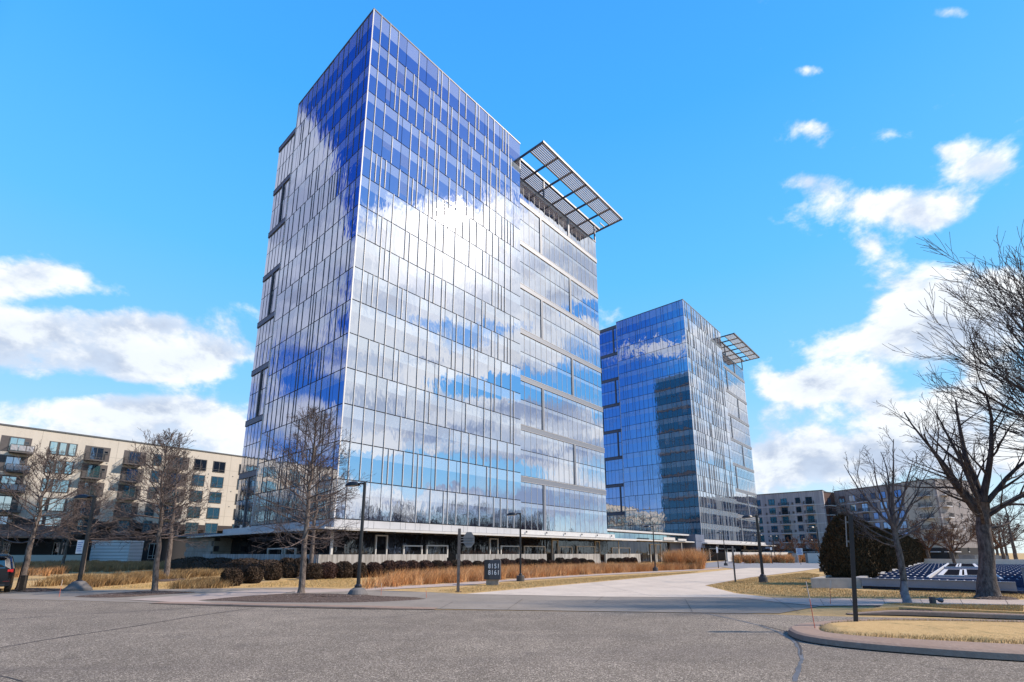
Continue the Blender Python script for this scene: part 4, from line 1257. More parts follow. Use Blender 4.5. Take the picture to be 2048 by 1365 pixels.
ORD = ['first', 'second', 'third', 'fourth', 'fifth', 'sixth', 'seventh', 'eighth', 'ninth', 'tenth', 'eleventh', 'twelfth', 'thirteenth', 'fourteenth', 'fifteenth', 'sixteenth']
for i, (u, vb, s_, lb) in enumerate(((462, 1172.5, .86, 'round dark clipped shrub nearest the road, leftmost of the front shrubs'), (505, 1167, .88, 'round dark clipped shrub, second from the left in the front row'),
                                     (544, 1161, .92, 'round dark clipped shrub, third from the left in the front row'), (581, 1156.5, .98, 'round dark clipped shrub just left of the mulch-bed tree'))):
    p = G(u, vb); shrub(p[0], p[1], s_, lb, 'round shrubs before the near tower', i % 2)
row = [632, 660, 692, 722, 752, 779, 803, 827, 853, 877, 893, 912]
for i, u in enumerate(row):
    p = loc1(onR(u, -7.2), -7.2); shrub(p[0], p[1], 1.0 + rnd.uniform(-.06, .1), 'round clipped shrub below the terrace wall, %s from the left' % ORD[i], 'round shrubs below the long terrace wall')
row = [934, 955, 975, 993, 1010, 1023, 1040, 1054, 1068, 1083, 1102, 1119, 1135, 1149, 1164, 1179]
for i, u in enumerate(row):
    p = loc1(onR(u, -5.6), -5.6); o = shrub(p[0], p[1], .95 + rnd.uniform(-.05, .1), 'clipped shrub top over the orange grass, %s to the right of the stop sign post' % ORD[i], 'shrubs behind the orange grass')
for i, u in enumerate([1222, 1236, 1250, 1264]):
    p = loc1(onR(u, -5.4), -5.4); shrub(p[0], p[1], 1.05, 'low dark shrub under the short terrace wall by the entrance hall, %s from the left' % ORD[i], 'shrubs by the entrance hall')
# dark hedge masses at the left
def hedge(pts, w, h, label, m, name='clipped_hedge', z=0, leaf=.06, n=9000, lump=.08):
    root = None; b = MB(); P = smooth_line(pts, 5); rr = np.random.default_rng(len(P) + int(w * 100)); NS = 10
    L = offset_line(P, 0); rings = []
    for i, p in enumerate(P):
        a = np.array(P[max(i - 1, 0)]); c = np.array(P[min(i + 1, len(P) - 1)]); t = (c - a) / (np.linalg.norm(c - a) + 1e-9); nn = np.array([-t[1], t[0]])
        e = min(1, .55 + .45 * min(i, len(P) - 1 - i) / 1.5); ring = []
        for k in range(NS + 1):
            th = math.pi * k / NS; x = -math.copysign(abs(math.cos(th)) ** .55, math.cos(th)) * w / 2; zz = math.sin(th) ** .5 * h
            q = 1 + lump * math.sin(i * 1.25 + k * .6) + rr.normal(0, .02)
            ring.append((p[0] + nn[0] * x * e * q, p[1] + nn[1] * x * e * q, z + zz * e * q))
        rings.append(ring)
    for a, c in zip(rings[:-1], rings[1:]):
        for k in range(NS): b.quad(a[k], c[k], c[k + 1], a[k + 1])
    b.f.append(tuple(range(NS + 1)));  b.m.append(0)
    i0 = (len(rings) - 1) * 0
    R = np.array(rings)
    for i in range(n):
        a = rr.integers(0, len(R) - 1); k = rr.integers(0, NS); f, g2 = rr.random(2)
        p = Vector((R[a, k] * (1 - f) + R[a + 1, k] * f) * (1 - g2) + (R[a, k + 1] * (1 - f) + R[a + 1, k + 1] * f) * g2) + Vector(rr.normal(0, .035, 3))
        u = Vector(rr.normal(size=3)).normalized(); c = u.cross(Vector(rr.normal(size=3))).normalized(); l = leaf * rr.uniform(.5, 1.3)
        b.quad(p - u * l - c * l * .4, p + u * l - c * l * .4, p + u * l + c * l * .4, p - u * l + c * l * .4)
    o = b.build(name, m); return tag(o, label, 'hedge')


hedge([G(345, 1137.5), G(400, 1141), G(450, 1145.5), G(500, 1150), G(545, 1154)], 2.0, 1.12, 'long dark clipped hedge left of the shaded terrace wall', M_BOX, n=12000)
for i, (u, vb) in enumerate(((572, 1151), (600, 1152))):
    p = G(u, vb); shrub(p[0], p[1], 1.15, 'dark rounded shrub %s the mulch-bed tree, at the end of the hedge' % ('left of' if i == 0 else 'directly behind'), 'shrubs at the hedge end', 0)
# arborvitae: a row of separate plants running away along the deck
a0, a1 = np.array(G(1709, 1169)), np.array(G(1846, 1127)); na = 11
for i in range(na):
    f = (i / (na - 1)) ** 1.0; p = a0 + (a1 - a0) * f
    H = 3.75 - .2 * f; r = np.random.default_rng(60 + i % 4)
    if i < 4:
        b = MB(); nu, nv = 18, 14
        def prof(v): return (1 - (v ** 3.2)) ** .6 * (.82 + .3 * v * (1 - v) * 2) * 1.25 * (.72 + .28 * min(1, v * 5))
        for a in range(nu):
            for c in range(nv):
                q = []
                for (aa, cc) in ((a, c), (a + 1, c), (a + 1, c + 1), (a, c + 1)):
                    u = 2 * math.pi * (aa % nu) / nu; v = cc / nv; R_ = prof(v) * .93 * (1 + .08 * math.sin(3 * u + i) * math.sin(7 * v))
                    q.append((R_ * math.cos(u), R_ * math.sin(u), v * H))
                b.quad(*q)
        for k in range(9000):
            u = r.uniform(0, 6.283); v = r.uniform(0.02, 1) ** .8; R_ = prof(v) * r.uniform(.9, 1.07) * (1 + .08 * math.sin(3 * u + i) * math.sin(7 * v))
            pp = Vector((R_ * math.cos(u), R_ * math.sin(u), v * H)); up = Vector((r.normal(0, .35) + math.cos(u) * .35, r.normal(0, .35) + math.sin(u) * .35, 1)).normalized(); sd_ = up.cross(Vector(r.normal(size=3))).normalized(); l = r.uniform(.05, .12)
            b.quad(pp - sd_ * l * .3, pp + sd_ * l * .3, pp + up * l * 1.5 + sd_ * l * .12, pp + up * l * 1.5 - sd_ * l * .12)
        if i == 0: AM = []
        AM.append(b.mesh('arborvitae_foliage', M_ARB))
    o = link('arborvitae', AM[i % 4]); o.location = (p[0], p[1], -.03); o.rotation_euler = (0, 0, i * 1.3); o.scale = (1.12 if i == 0 else .95,) * 2 + (1 - .03 * (i % 3),)
    tag(o, 'tall bushy arborvitae hedge plant, %s from the planter corner' % ORD[i], 'hedge plant', 'arborvitae hedge beside the skylight deck')
hedge([(24.5, 20.0), (27, 23), (31, 28)], 2.4, 3.6, 'dark tall evergreen mass at the right edge beyond the deck', M_ARB, 'evergreen_hedge', n=7000, leaf=.09)

# ------------------------------------------------------------------ grasses
def blades(name, polys, n, h, w, colfn, seed, lean=(.25, .1), z0=0.0, clump=0, label=None):
    """n tapering bent blades over ground polygons, one object"""
    r = np.random.default_rng(seed); P = []
    areas = []
    for poly in polys:
        q = np.array(poly); areas.append(abs(.5 * np.sum(q[:, 0] * np.roll(q[:, 1], -1) - q[:, 1] * np.roll(q[:, 0], -1))))
    tot = sum(areas)
    for poly, ar in zip(polys, areas):
        q = np.array(poly); lo, hi = q.min(0), q.max(0); need = int(n * ar / tot); got = []
        cnt = 0
        while cnt < need:
            c = r.uniform(lo, hi, (need * 2 + 50, 2)); ins = np.zeros(len(c), bool)
            for i in range(len(q)):
                x0, y0 = q[i]; x1, y1 = q[(i + 1) % len(q)]
                cond = ((y0 > c[:, 1]) != (y1 > c[:, 1])) & (c[:, 0] < (x1 - x0) * (c[:, 1] - y0) / (y1 - y0 + 1e-12) + x0); ins ^= cond
            c = c[ins]; got.append(c); cnt += len(c)
        P.append(np.concatenate(got)[:need])
    P = np.concatenate(P); n = len(P)
    if clump:   # draw blades together into tufts
        cc = P[r.integers(0, n, max(4, int(n / clump)))]; idx = r.integers(0, len(cc), n)
        base = cc[idx] + r.normal(0, .17, (n, 2)); dirc = r.normal(0, 1, (n, 2)) * .33; hs_ = r.uniform(.75, 1.15, len(cc))[idx]; ci = r.random(len(cc))[idx]
    else: base = P; dirc = r.normal(0, 1, (n, 2)) * .25; hs_ = np.ones(n); ci = r.random(n)
    H = h * hs_ * r.uniform(.55, 1.15, n); W_ = w * r.uniform(.6, 1.3, n)
    ang = r.uniform(0, np.pi, n); side = np.stack([np.cos(ang), np.sin(ang)], 1) * W_[:, None]
    ld = dirc * H[:, None] + np.array(lean) * H[:, None] * r.uniform(.2, 1.4, (n, 1))
    V = np.zeros((n, 6, 3))
    for k, (f, wf) in enumerate(((0, 1), (.55, .8), (1, .15))):
        off = ld * f ** 1.8
        V[:, 2 * k, :2] = base + off - side * wf; V[:, 2 * k + 1, :2] = base + off + side * wf
        V[:, 2 * k, 2] = V[:, 2 * k + 1, 2] = z0 + H * (f - .12 * f * f * np.linalg.norm(dirc, axis=1))
    me = bpy.data.meshes.new(name)
    me.vertices.add(n * 6); me.vertices.foreach_set('co', V.reshape(-1))
    b6 = (np.arange(n) * 6)[:, None]; F_ = np.concatenate([b6 + np.array([[0, 1, 3, 2]]), b6 + np.array([[2, 3, 5, 4]])], 1).reshape(-1)
    me.loops.add(n * 8); me.loops.foreach_set('vertex_index', F_)
    me.polygons.add(n * 2); me.polygons.foreach_set('loop_start', np.arange(n * 2) * 4); me.polygons.foreach_set('loop_total', np.full(n * 2, 4))
    me.update(calc_edges=True)
    c3 = colfn(r, n, ci); ca = me.color_attributes.new('tint', 'FLOAT_COLOR', 'POINT')
    ca.data.foreach_set('color', np.repeat(np.concatenate([c3, np.ones((n, 1))], 1), 6, axis=0).reshape(-1))
    me.materials.append(M_BLADE)
    o = link(name, me, kind='stuff')
    return o


mb_ = bpy.data.materials.new('dry_grass_blades'); mb_.use_nodes = True
T = NT(mb_.node_tree); pb = T.n['Principled BSDF']; at = T.node('ShaderNodeAttribute'); at.attribute_name = 'tint'
T.put(pb.inputs['Base Color'], at.outputs['Color']); pb.inputs['Roughness'].default_value = .8; pb.inputs['Specular IOR Level'].default_value = .15
M_BLADE = mb_


def pal(cols, jit=.12):
    cols = np.array(cols)
    def f(r, n, ci):
        i = (ci * len(cols)).astype(int) % len(cols); c = cols[i] * .6 + cols[r.integers(0, len(cols), n)] * .4
        return np.clip(c * r.uniform(1 - jit, 1 + jit, (n, 1)), 0, 1)
    return f


ORANGE = pal([(.54, .255, .095), (.60, .32, .13), (.40, .175, .065), (.70, .43, .22)], .3)
TANC = pal([(.43, .225, .10), (.34, .18, .085), (.49, .28, .14), (.26, .145, .07)], .3)
RUSTY = pal([(.24, .14, .06), (.33, .21, .095), (.15, .09, .045), (.40, .28, .14)], .3)
LAWN = pal([(.52, .35, .15), (.60, .42, .20), (.36, .24, .10), (.30, .24, .10)], .3)
blades('orange_ornamental_grass', [GL([(726, 1181), (800, 1174), (900, 1167.5), (1000, 1160.5), (1100, 1154.5), (1190, 1149), (1300, 1143.5), (1390, 1139.5), (1400, 1135), (1300, 1136.5), (1190, 1139), (1080, 1143), (980, 1148), (880, 1154), (790, 1163), (735, 1171)])], 60000, .70, .0095, ORANGE, 1, (.30, .02), clump=70)
blades('orange_ornamental_grass', [GL([(1335, 1139), (1403, 1139.5), (1405, 1134), (1345, 1134)])], 12000, 1.85, .017, ORANGE, 2, (.05, 0), clump=120)
blades('orange_ornamental_grass', [GL([(1464, 1128), (1560, 1127), (1660, 1126.5), (1670, 1124), (1560, 1123.5), (1470, 1124)])], 14000, 1.35, .03, ORANGE, 3, (.05, 0), clump=120)
blades('tan_ornamental_grass', [GL([(20, 1160), (100, 1152), (180, 1146), (330, 1140), (350, 1134), (330, 1130), (180, 1128), (60, 1130), (0, 1140)])], 40000, .62, .013, TANC, 4, (.1, 0), clump=110)
blades('tan_ornamental_grass', [GL([(72, 1174), (150, 1176), (200, 1175), (300, 1165), (430, 1153), (560, 1147), (520, 1143.5), (400, 1147), (280, 1153), (170, 1160), (100, 1166)])], 26000, .46, .011, RUSTY, 5, (.35, .05), clump=80)
blades('tan_ornamental_grass', [GL([(340, 1178), (400, 1179), (450, 1176), (480, 1166), (420, 1165), (360, 1171)])], 9000, .36, .010, RUSTY, 6, (.4, .05), clump=60)
isl_poly = [p for p in isl_in if p[0] < 14]
blades('island_grass', [isl_poly], 30000, .075, .0035, LAWN, 7, (.2, 0), z0=.12)
blades('lawn_grass', [GL([(870, 1183), (1000, 1168), (1200, 1155), (1400, 1144), (1380, 1147), (1180, 1165), (1000, 1181), (930, 1187)]),
                      GL([(600, 1176), (700, 1176), (720, 1168), (700, 1155), (600, 1163)])], 26000, .07, .005, LAWN, 8, (.2, 0))
blades('lawn_grass', [GL([(1412, 1173), (1500, 1158), (1610, 1146), (1640, 1150), (1620, 1175), (1730, 1183), (2048, 1186), (2048, 1199), (1600, 1196), (1480, 1188)])], 36000, .07, .005, LAWN, 9, (.2, 0))
blades('lawn_grass', [GL([(1770, 1215), (1900, 1218), (2048, 1220), (2048, 1231), (1900, 1225)])], 12000, .06, .004, LAWN, 10, (.2, 0), z0=.1)
blades('lawn_grass', [GL([(80, 1178), (340, 1177), (340, 1166), (200, 1176)]), GL([(180, 1158), (560, 1146), (500, 1142), (300, 1147)]), GL([(480, 1176), (600, 1174), (600, 1160), (520, 1168)])], 16000, .08, .006, LAWN, 12, (.2, 0))
# bark chips standing up in the beds, fallen leaves and litter
CH = MB(); r = random.Random(5)
for P in BEDS:
    xs = [p[0] for p in P]; ys = [p[1] for p in P]; cx, cy = sum(xs) / len(xs), sum(ys) / len(ys)
    for k in range(900):
        i = r.randrange(len(P)); f = math.sqrt(r.random()) * .97; j = (i + 1) % len(P); t = r.random()
        x = cx + ((P[i][0] * (1 - t) + P[j][0] * t) - cx) * f; y = cy + ((P[i][1] * (1 - t) + P[j][1] * t) - cy) * f; z = .02 + .062 * (1 - f ** 3) + r.uniform(0, .012)
        a = r.uniform(0, 6.28); l = r.uniform(.012, .04); w = l * r.uniform(.2, .5); dx, dy = math.cos(a) * l, math.sin(a) * l; ex, ey = -math.sin(a) * w, math.cos(a) * w; tz = r.uniform(-.01, .02)
        CH.quad((x - dx - ex, y - dy - ey, z), (x + dx - ex, y + dy - ey, z + tz), (x + dx + ex, y + dy + ey, z + tz + .004), (x - dx + ex, y - dy + ey, z + .004))
CH.build('bark_chips', mat('bark_chip', rough=.9, fn=lambda T, b, pos: T.put(b.inputs['Base Color'], T.ramp(T.noise(pos, 18, 2, .6), [(.35, (.05, .035, .03)), (.5, (.15, .105, .085)), (.65, (.34, .28, .24))]))), kind='stuff')

# ------------------------------------------------------------------ lamps
def lamp(label, p, H, heads, base='drum', r=.062):
    """post with shallow hooded heads; heads = list of arm directions (radians, 0 = +x)"""
    root = thing('street_lamp', label, 'street lamp', (p[0], p[1], 0), 0, 'black lamp posts with hooded heads')
    b = MB()
    if base == 'cone': b.lathe([(.52, 0), (.50, .10), (.40, .20), (.24, .38), (.16, .42), (.10, .43)], 24)
    elif base == 'dome': b.lathe([(.38, 0), (.38, .10), (.30, .24), (.18, .32), (.08, .34)], 20)
    else: b.lathe([(.24, 0), (.24, .30), (.22, .33), (.08, .335)], 20)
    b.build('base', mat('dark_concrete', (.13, .12, .115), .9, nscale=3, namp=.2) if base != 'drum' else mat('dark_base', (.06, .055, .055), .7), root, smooth=False)
    b = MB(); b.tube([(0, 0, .3), (0, 0, H)], [r, r * .82], 12); b.lathe([(r * 1.9, .335), (r * 1.9, .40), (r * 1.2, .46)], 12); b.build('pole', M_BLACK, root)
    for a in heads:
        h = MB(); c, s_ = math.cos(a), math.sin(a); A = .26; ln = .62
        h.tube([(0, 0, H - .08), (c * A * .6, s_ * A * .6, H - .03), (c * A, s_ * A, H - .06)], .035, 8)
        nu, nv = 14, 8
        def P(i, j, k):   # half-dome hood, flat underneath
            u = i / nu; w = math.sin(math.pi * min(1, u * .93 + .07)) ** .5 * .20
            th = math.pi * j / nv; x = A + ln * u; y = math.cos(th) * w * k; z = math.sin(th) * w * .95 * k + .02
            return (c * x - s_ * y, s_ * x + c * y, H - .14 + z - u * .03)
        for i in range(nu):
            for j in range(nv): h.quad(P(i, j, 1), P(i + 1, j, 1), P(i + 1, j + 1, 1), P(i, j + 1, 1))
            h.quad(P(i, 0, 1), P(i, nv, 1), P(i + 1, nv, 1), P(i + 1, 0, 1))
        o = h.build('lamp_head', M_BLACK, root)
        g_ = MB()
        for i in range(3, nu - 3): g_.quad(tuple(Vector(P(i, 0, .8)) - Vector((0, 0, .012))), tuple(Vector(P(i, nv, .8)) - Vector((0, 0, .012))), tuple(Vector(P(i + 1, nv, .8)) - Vector((0, 0, .012))), tuple(Vector(P(i + 1, 0, .8)) - Vector((0, 0, .012))))
        g_.build('lens', mat('lamp_lens', (.5, .5, .5), .3), o)
    return root


W_ = math.pi
lamp('black lamp post on a wide concrete cone, leftmost, with a small white sign', G(155, 1182), 4.26, [W_ + .1], 'cone', .085)
lamp('tall black lamp post on a domed footing in the mulch bed', G(715, 1193), 4.48, [W_ - .2], 'dome', .075)
lamp('black lamp post in the orange grass right of the 8151 sign', G(1041, 1163), 4.05, [W_ - .2], 'drum')
lamp('black lamp post by the far end of the orange grass', G(1311, 1143), 4.15, [W_ - .2])
lamp('thick black lamp post on the lawn right of the drive, nearest of that side', G(1527, 1165.5), 3.8, [W_], 'drum', .085)
lamp('black lamp post on the drive edge before the far tower', G(1452, 1132), 4.35, [W_ - .1])
lamp('black lamp post on the lawn just left of the tall hedge', G(1645, 1144), 4.0, [W_])
lamp('double-headed black lamp post before the grey apartments', G(1551, 1125), 4.7, [W_, 0])
lamp('double-headed lamp post partly hidden by the thick lamp post', G(1520, 1127), 4.6, [W_, 0])
lamp('far black lamp post with its head to the right, above the blue notice', G(1607, 1121), 4.9, [0])
lamp('slim lamp post close beside the far hedge-side lamp', G(1634, 1127), 3.8, [W_])
lamp('small lamp post behind the tall orange grass clump', G(1365, 1124), 4.3, [W_])

M_SIGNW = mat('white_sign_face', (.62, .63, .66), .5)
M_SIGNB = mat('blue_sign_print', (.10, .16, .42), .5)
M_GREYS = mat('grey_galvanised', (.17, .165, .175), .5, .3, nscale=4, namp=.12)
M_WOODG = mat('weathered_post', (.10, .085, .08), .85, nscale=6, namp=.3)


def plate_lines(mb, x0, x1, z0, z1, n, y):
    for i in range(n):
        zz = z1 - (i + .7) * (z1 - z0) / (n + .4); mb.box(x0 + .04, y - .004, zz - .018, x1 - .04 - (.05 if i % 2 else 0), y, zz + .012)


# sign on the left lamp post
p = G(155, 1182)
r_ = thing('post_sign', 'small white vertical sign fixed to the leftmost lamp post', 'sign', (p[0] - .17, p[1] - .06, 1.62), .1)
b = MB(); b.box(-.17, -.01, 0, .11, .01, .60); b.build('sign_plate', M_SIGNW, r_)
b = MB(); plate_lines(b, -.17, .11, .06, .56, 5, -.012); b.build('sign_print', M_SIGNB, r_)

# stop sign seen from behind on its square post
p = G(916, 1185)
root = thing('stop_sign', 'back of a grey octagonal stop sign on a square post beside the lawn', 'road sign', (p[0], p[1], 0), .15)
b = MB(); b.box(-.062, -.062, -.05, .062, .062, 2.70); b.build('post', M_WOODG, root)
b = MB(); b.prism([(.17, -.09), (-.0, -.13), (-.12, -.02), (-.1, .12), (.1, .12)], 0, .04, top_scale=.8); b.build('post_footing', M_MULCH, root)
b = MB(); R8 = .335; cxs, czs = .43, 2.22
pts = [(cxs + R8 * math.cos(math.radians(22.5 + 45 * k)) * .78, czs + R8 * math.sin(math.radians(22.5 + 45 * k)) * 1.08) for k in range(8)]
i0 = 0
b.v += [(x, .052, z) for x, z in pts] + [(x, .062, z) for x, z in pts]
b.f += [tuple(range(7, -1, -1))[::-1], tuple(range(15, 7, -1))] + [(k, (k + 1) % 8, 8 + (k + 1) % 8, 8 + k) for k in range(8)]; b.m += [0] * 10
o = b.build('sign_plate', mat('sign_back', (.15, .148, .158), .5, .2, nscale=5, namp=.1), root)
for zz in (2.10, 2.22, 2.32):
    b = MB(); b.box(.05, .025, zz - .018, .66, .05, zz + .018); b.build('bracket', M_GREYS, root)

# square post at lower right with a sign seen on edge
p = G(1714, 1265)
root = thing('road_sign', 'dark square post with a grey sign seen on edge, in the island at lower right', 'road sign', (p[0], p[1], .12), -.56)
b = MB(); b.box(-.042, -.042, -.1, .042, .042, 2.36); b.build('post', mat('dark_brown_post', (.022, .017, .017), .6), root)
b = MB(); b.box(-.105, -.09, 1.66, -.085, .07, 2.32); o = b.build('sign_plate', mat('sign_edge', (.20, .185, .18), .55, .2), root)
for zz in (1.78, 2.2):
    b = MB(); b.box(-.085, -.02, zz - .02, -.042, .02, zz + .02); b.build('bracket', M_GREYS, root)
root.rotation_euler = (0, math.radians(4.6), -.56)

for (u, v, H, lb, pl) in ((1471, 1165, 2.05, 'slim dark sign post on the lawn point right of the drive', None), (1437, 1137, 2.3, 'slim post with a narrow white sign by the drive before the far tower', (.10, .65)),
                          (1545, 1128, 2.5, 'small post with an oval white plate before the far hedge of grass', (.16, .4))):
    p = G(u, v); root = thing('sign_post', lb, 'sign post', (p[0], p[1], 0), .1)
    b = MB(); b.box(-.035, -.03, -.05, .035, .03, H); b.build('post', M_RAIL, root)
    if pl: b = MB(); b.box(-pl[0], -.05, H - pl[1], pl[0], -.032, H + .02); b.build('sign_plate', M_SIGNW, root)
    else:
        b = MB(); b.box(-.04, -.06, H - .5, .04, -.032, H - .02); b.build('sign_plate', M_GREYS, root)
        b = MB(); b.box(-.42, -.06, 0, .42, .06, .03); b.build('mulch_ring', M_MULCH, root)
p = G(1602, 1130)
root = thing('notice_sign', 'white notice with blue lines of text on a post by the far drive', 'sign', (p[0], p[1], 0), -.35)
b = MB(); b.box(-.03, -.03, -.05, .03, .03, 1.5); b.build('post', M_RAIL, root)
b = MB(); b.box(-.42, -.05, 1.38, .42, -.032, 2.32); b.build('sign_plate', M_SIGNW, root)
b = MB()
for i, (a, c) in enumerate(((-.24, .2), (-.3, .3), (-.34, .22), (-.26, .34), (-.34, .3))): b.box(a, -.056, 2.17 - i * .165, c, -.051, 2.25 - i * .165)
b.build('sign_print', M_SIGNB, root)

# monument sign with the house numbers
p = G(985, 1171)
root = thing('address_sign', 'dark grey monument sign reading 8151 and 8161 on the lawn strip', 'sign', (p[0], p[1] + .1, 0), -.06)
b = MB(); b.box(-.33, -.16, -.05, .32, .22, .36); b.build('plinth', mat('plinth_stone', (.27, .235, .20), .85, nscale=5, namp=.15), root)
b = MB(); b.box(-.42, -.24, .30, .42, .26, 1.29); b.build('sign_body', mat('charcoal_sign', (.045, .052, .07), .45, nscale=3, namp=.06), root)
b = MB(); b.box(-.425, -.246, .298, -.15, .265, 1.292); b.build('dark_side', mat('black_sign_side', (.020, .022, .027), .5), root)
for i, txt in enumerate(('8151', '8161')):
    cu = bpy.data.curves.new('numerals_text', 'FONT'); cu.body = txt; cu.size = .34; cu.extrude = .008; cu.offset = .001; cu.align_x = 'CENTER'; cu.space_character = 1.15
    t_o = bpy.data.objects.new('tmp', cu); COL.objects.link(t_o); bpy.context.view_layer.update()
    me_ = bpy.data.meshes.new_from_object(t_o.evaluated_get(bpy.context.evaluated_depsgraph_get())); bpy.data.objects.remove(t_o); me_.materials.clear(); me_.materials.append(mat('white_numerals', (.85, .85, .86), .5))
    o = link('numerals', me_, root); o.location = (.085, -.252, .865 - i * .325); o.rotation_euler = (math.pi / 2, 0, 0); o.scale = (.80, 1, 1)

# ------------------------------------------------------------------ planter, skylight deck, right-hand blocks
ZD = .47
q0 = np.array(G(1722, 1157, ZD)); U_, V_ = -LD, RD
def dk(u, v): p = q0 + U_ * u + V_ * v; return (float(p[0]), float(p[1]))
root = thing('planter', 'raised concrete planter at the front end of the tall hedge', 'planter', (float(q0[0]), float(q0[1]), 0), 0)
pa = np.array(G(1621, 1157, ZD)) - q0; bk = RD * 9.0; t_ = .17
e_ = pa / np.linalg.norm(pa)
b = MB(); b.prism([tuple(pa), (0, 0), tuple(RD * t_ * 1.4), tuple(pa + RD * t_ * 1.4)], -.02, ZD); b.build('front_wall', M_CONC, root)
b = MB(); b.prism([tuple(pa + RD * t_ * 1.41), tuple(pa + RD * t_ * 1.41 - e_ * t_), tuple(pa - e_ * t_ + bk), tuple(pa + bk)], -.02, ZD); b.build('side_wall', M_CONC, root)
b = MB(); b.prism([tuple(pa + RD * .25 - e_ * .18), tuple(RD * .25), tuple(bk), tuple(pa + bk - e_ * .18)], 0, ZD - .08); b.build('soil', M_MULCH, root)
root = thing('kerb_wall', 'low concrete wall running between the hedge and the deck', 'low wall', (*dk(0, 0), 0), AR)
b = MB(); b.box(.0, .02, 0, 52, .32, .50); b.build('wall', M_CONC, root)

M_DECK = mat('slate_blue_deck', (.045, .055, .095), .85, nscale=1.2, namp=.15, spec=.15)
M_RIM = mat('painted_steel_rim', (.20, .22, .27), .45, .2, nscale=1.5, namp=.08)
M_PADW = mat('pale_pad', (.50, .50, .51), .7)
deck = thing('skylight_deck', 'flat blue-grey deck with white blocks and dark skylights, right of the hedge', 'deck', (*dk(0, 0), 0), AR - math.pi / 2)
# local x = along the near edge (U), local y = away (V)
DW = float(np.dot(np.array(G(2030, 1165, ZD)) - q0, U_)); DD = 50.0
b = MB(); b.box(-.2, .1, .02, DW + 9, DD, .14); b.build('deck_pan', M_DECK, deck)
b = MB(); b.box(0, -.06, .17, DW, .08, ZD - .005); b.box(0, -.12, ZD - .004, DW, .10, ZD + .022); b.box(0, -.12, .13, DW, -.062, .168); b.build('steel_rim', M_RIM, deck)
def dloc(u, v):
    p = np.array(G(u, v, ZD)) - q0; return float(p @ U_), float(p @ V_)
xl = dloc(1857, 1154)[0]; xr = dloc(2032, 1166)[0] - .25
b = MB(); b.box(xl + .1, 3.3, .15, xr - .1, DD, ZD - .06); b.build('middle_slab', M_DECK, deck)
for x in (xl, xr): b = MB(); b.box(x - .05, 3.3, .15, x + .05, DD, ZD + .03); b.build('divider_strip', M_PADW, deck)
M_LOUV = mat('blue_louvre', (.075, .095, .165), .8, nscale=2, namp=.12, spec=.2)
nl = 0; rest = MB(); SP = 3.3; nrow = int(DD / SP)
for k in range(nrow):
    v = .12 + k * SP; far = v * .10 if k else 0
    fields = [(0.1, DW - .1)] if k == 0 else [(-far * .25, xl - .08), (xr + .08, DW + 1.2 + far)]
    for (xa, xb) in fields:
        if k: b = MB(); b.box(xa, v, .15, xb, v + .09, ZD); b.build('grille_beam', M_LOUV, deck)
        n_ = int((xb - xa) / .285)
        for i in range(n_):
            x = xa + .14 + i * .285; ln = .95
            if nl < 250:
                if nl == 0: tk = MB(); tk.box(0, 0, 0, .05, ln, .03); tkm = tk.mesh('cross_bar', M_PADW)
                link('cross_bar', tkm, deck, loc=(x, v + .10, ZD - .032)); nl += 1
            else: rest.box(x, v + .10, ZD - .032, x + .05, v + .10 + ln, ZD - .002)
rest.build('cross_bars', M_PADW, deck, kind='stuff')
b = MB(); b.box(0.1, 3.2, .15, DW, 3.29, ZD - .02); b.build('grille_beam', M_LOUV, deck)
for i, (u0, v0, u1, v1) in enumerate(((1886, 1151, 1918, 1140), (1935, 1151, 1972, 1140), (1891, 1134, 1911, 1128), (1922, 1134, 1950, 1128))):
    a, c = dloc(u0, v0), dloc(u1, v1); x0, x1 = sorted((a[0], dloc(u1, v0)[0])); y0, y1 = a[1], c[1]
    b = MB(); t = .22; z0_, z1_ = ZD - .07, ZD + .015
    b.box(x0 - t, y0 - t, z0_, x1 + t, y0, z1_); b.box(x0 - t, y1, z0_, x1 + t, y1 + t, z1_); b.box(x0 - t, y0, z0_, x0, y1, z1_); b.box(x1, y0, z0_, x1 + t, y1, z1_)
    o = b.build('skylight_frame', M_PADW, deck); b = MB(); b.box(x0 + .01, y0 + .01, ZD - .03, x1 - .01, y1 - .01, ZD + .008); b.build('skylight_glass', mat('skylight_cover', (.012, .013, .018), 1.0, spec=0.0), o)
for (u, v, w, d_, h, lb) in ((2068, 1184, .5, .35, 1.0, 'grey concrete block at the right edge in front of the deck'), (1977, 1131, 3.0, 3, 1.35, 'grey vent block at the back of the deck, left of the oak trunk'), (2010, 1127, 1.3, 1.5, 1.2, 'small pale block behind the deck at far right')):
    p = G(u, v); root = thing('concrete_block', lb, 'concrete block', (p[0], p[1], 0), -.78 if d_ < .5 else -.12); b = MB(); b.box(-w / 2, 0, -.02, w / 2, d_, h); b.build('block', M_CONC, root)
    b = MB(); b.box(-w / 2 - .02, -.02, h, w / 2 + .02, d_ + .02, h + .04); b.build('cap', M_CONC, root)
# ground-floor shop columns behind the deck
for i in range(9):
    p = np.array([60.0, 76.0]) + U_ * (-14 + i * 3.6) + V_ * 10
root = thing('low_wall', 'long pale low wall behind the deck, before the apartment shops', 'low wall', (*dk(-2, 56), 0), AR - math.pi / 2)
b = MB(); b.box(0, 0, 0, 44, .4, .9); b.build('wall', M_WHITE, root)

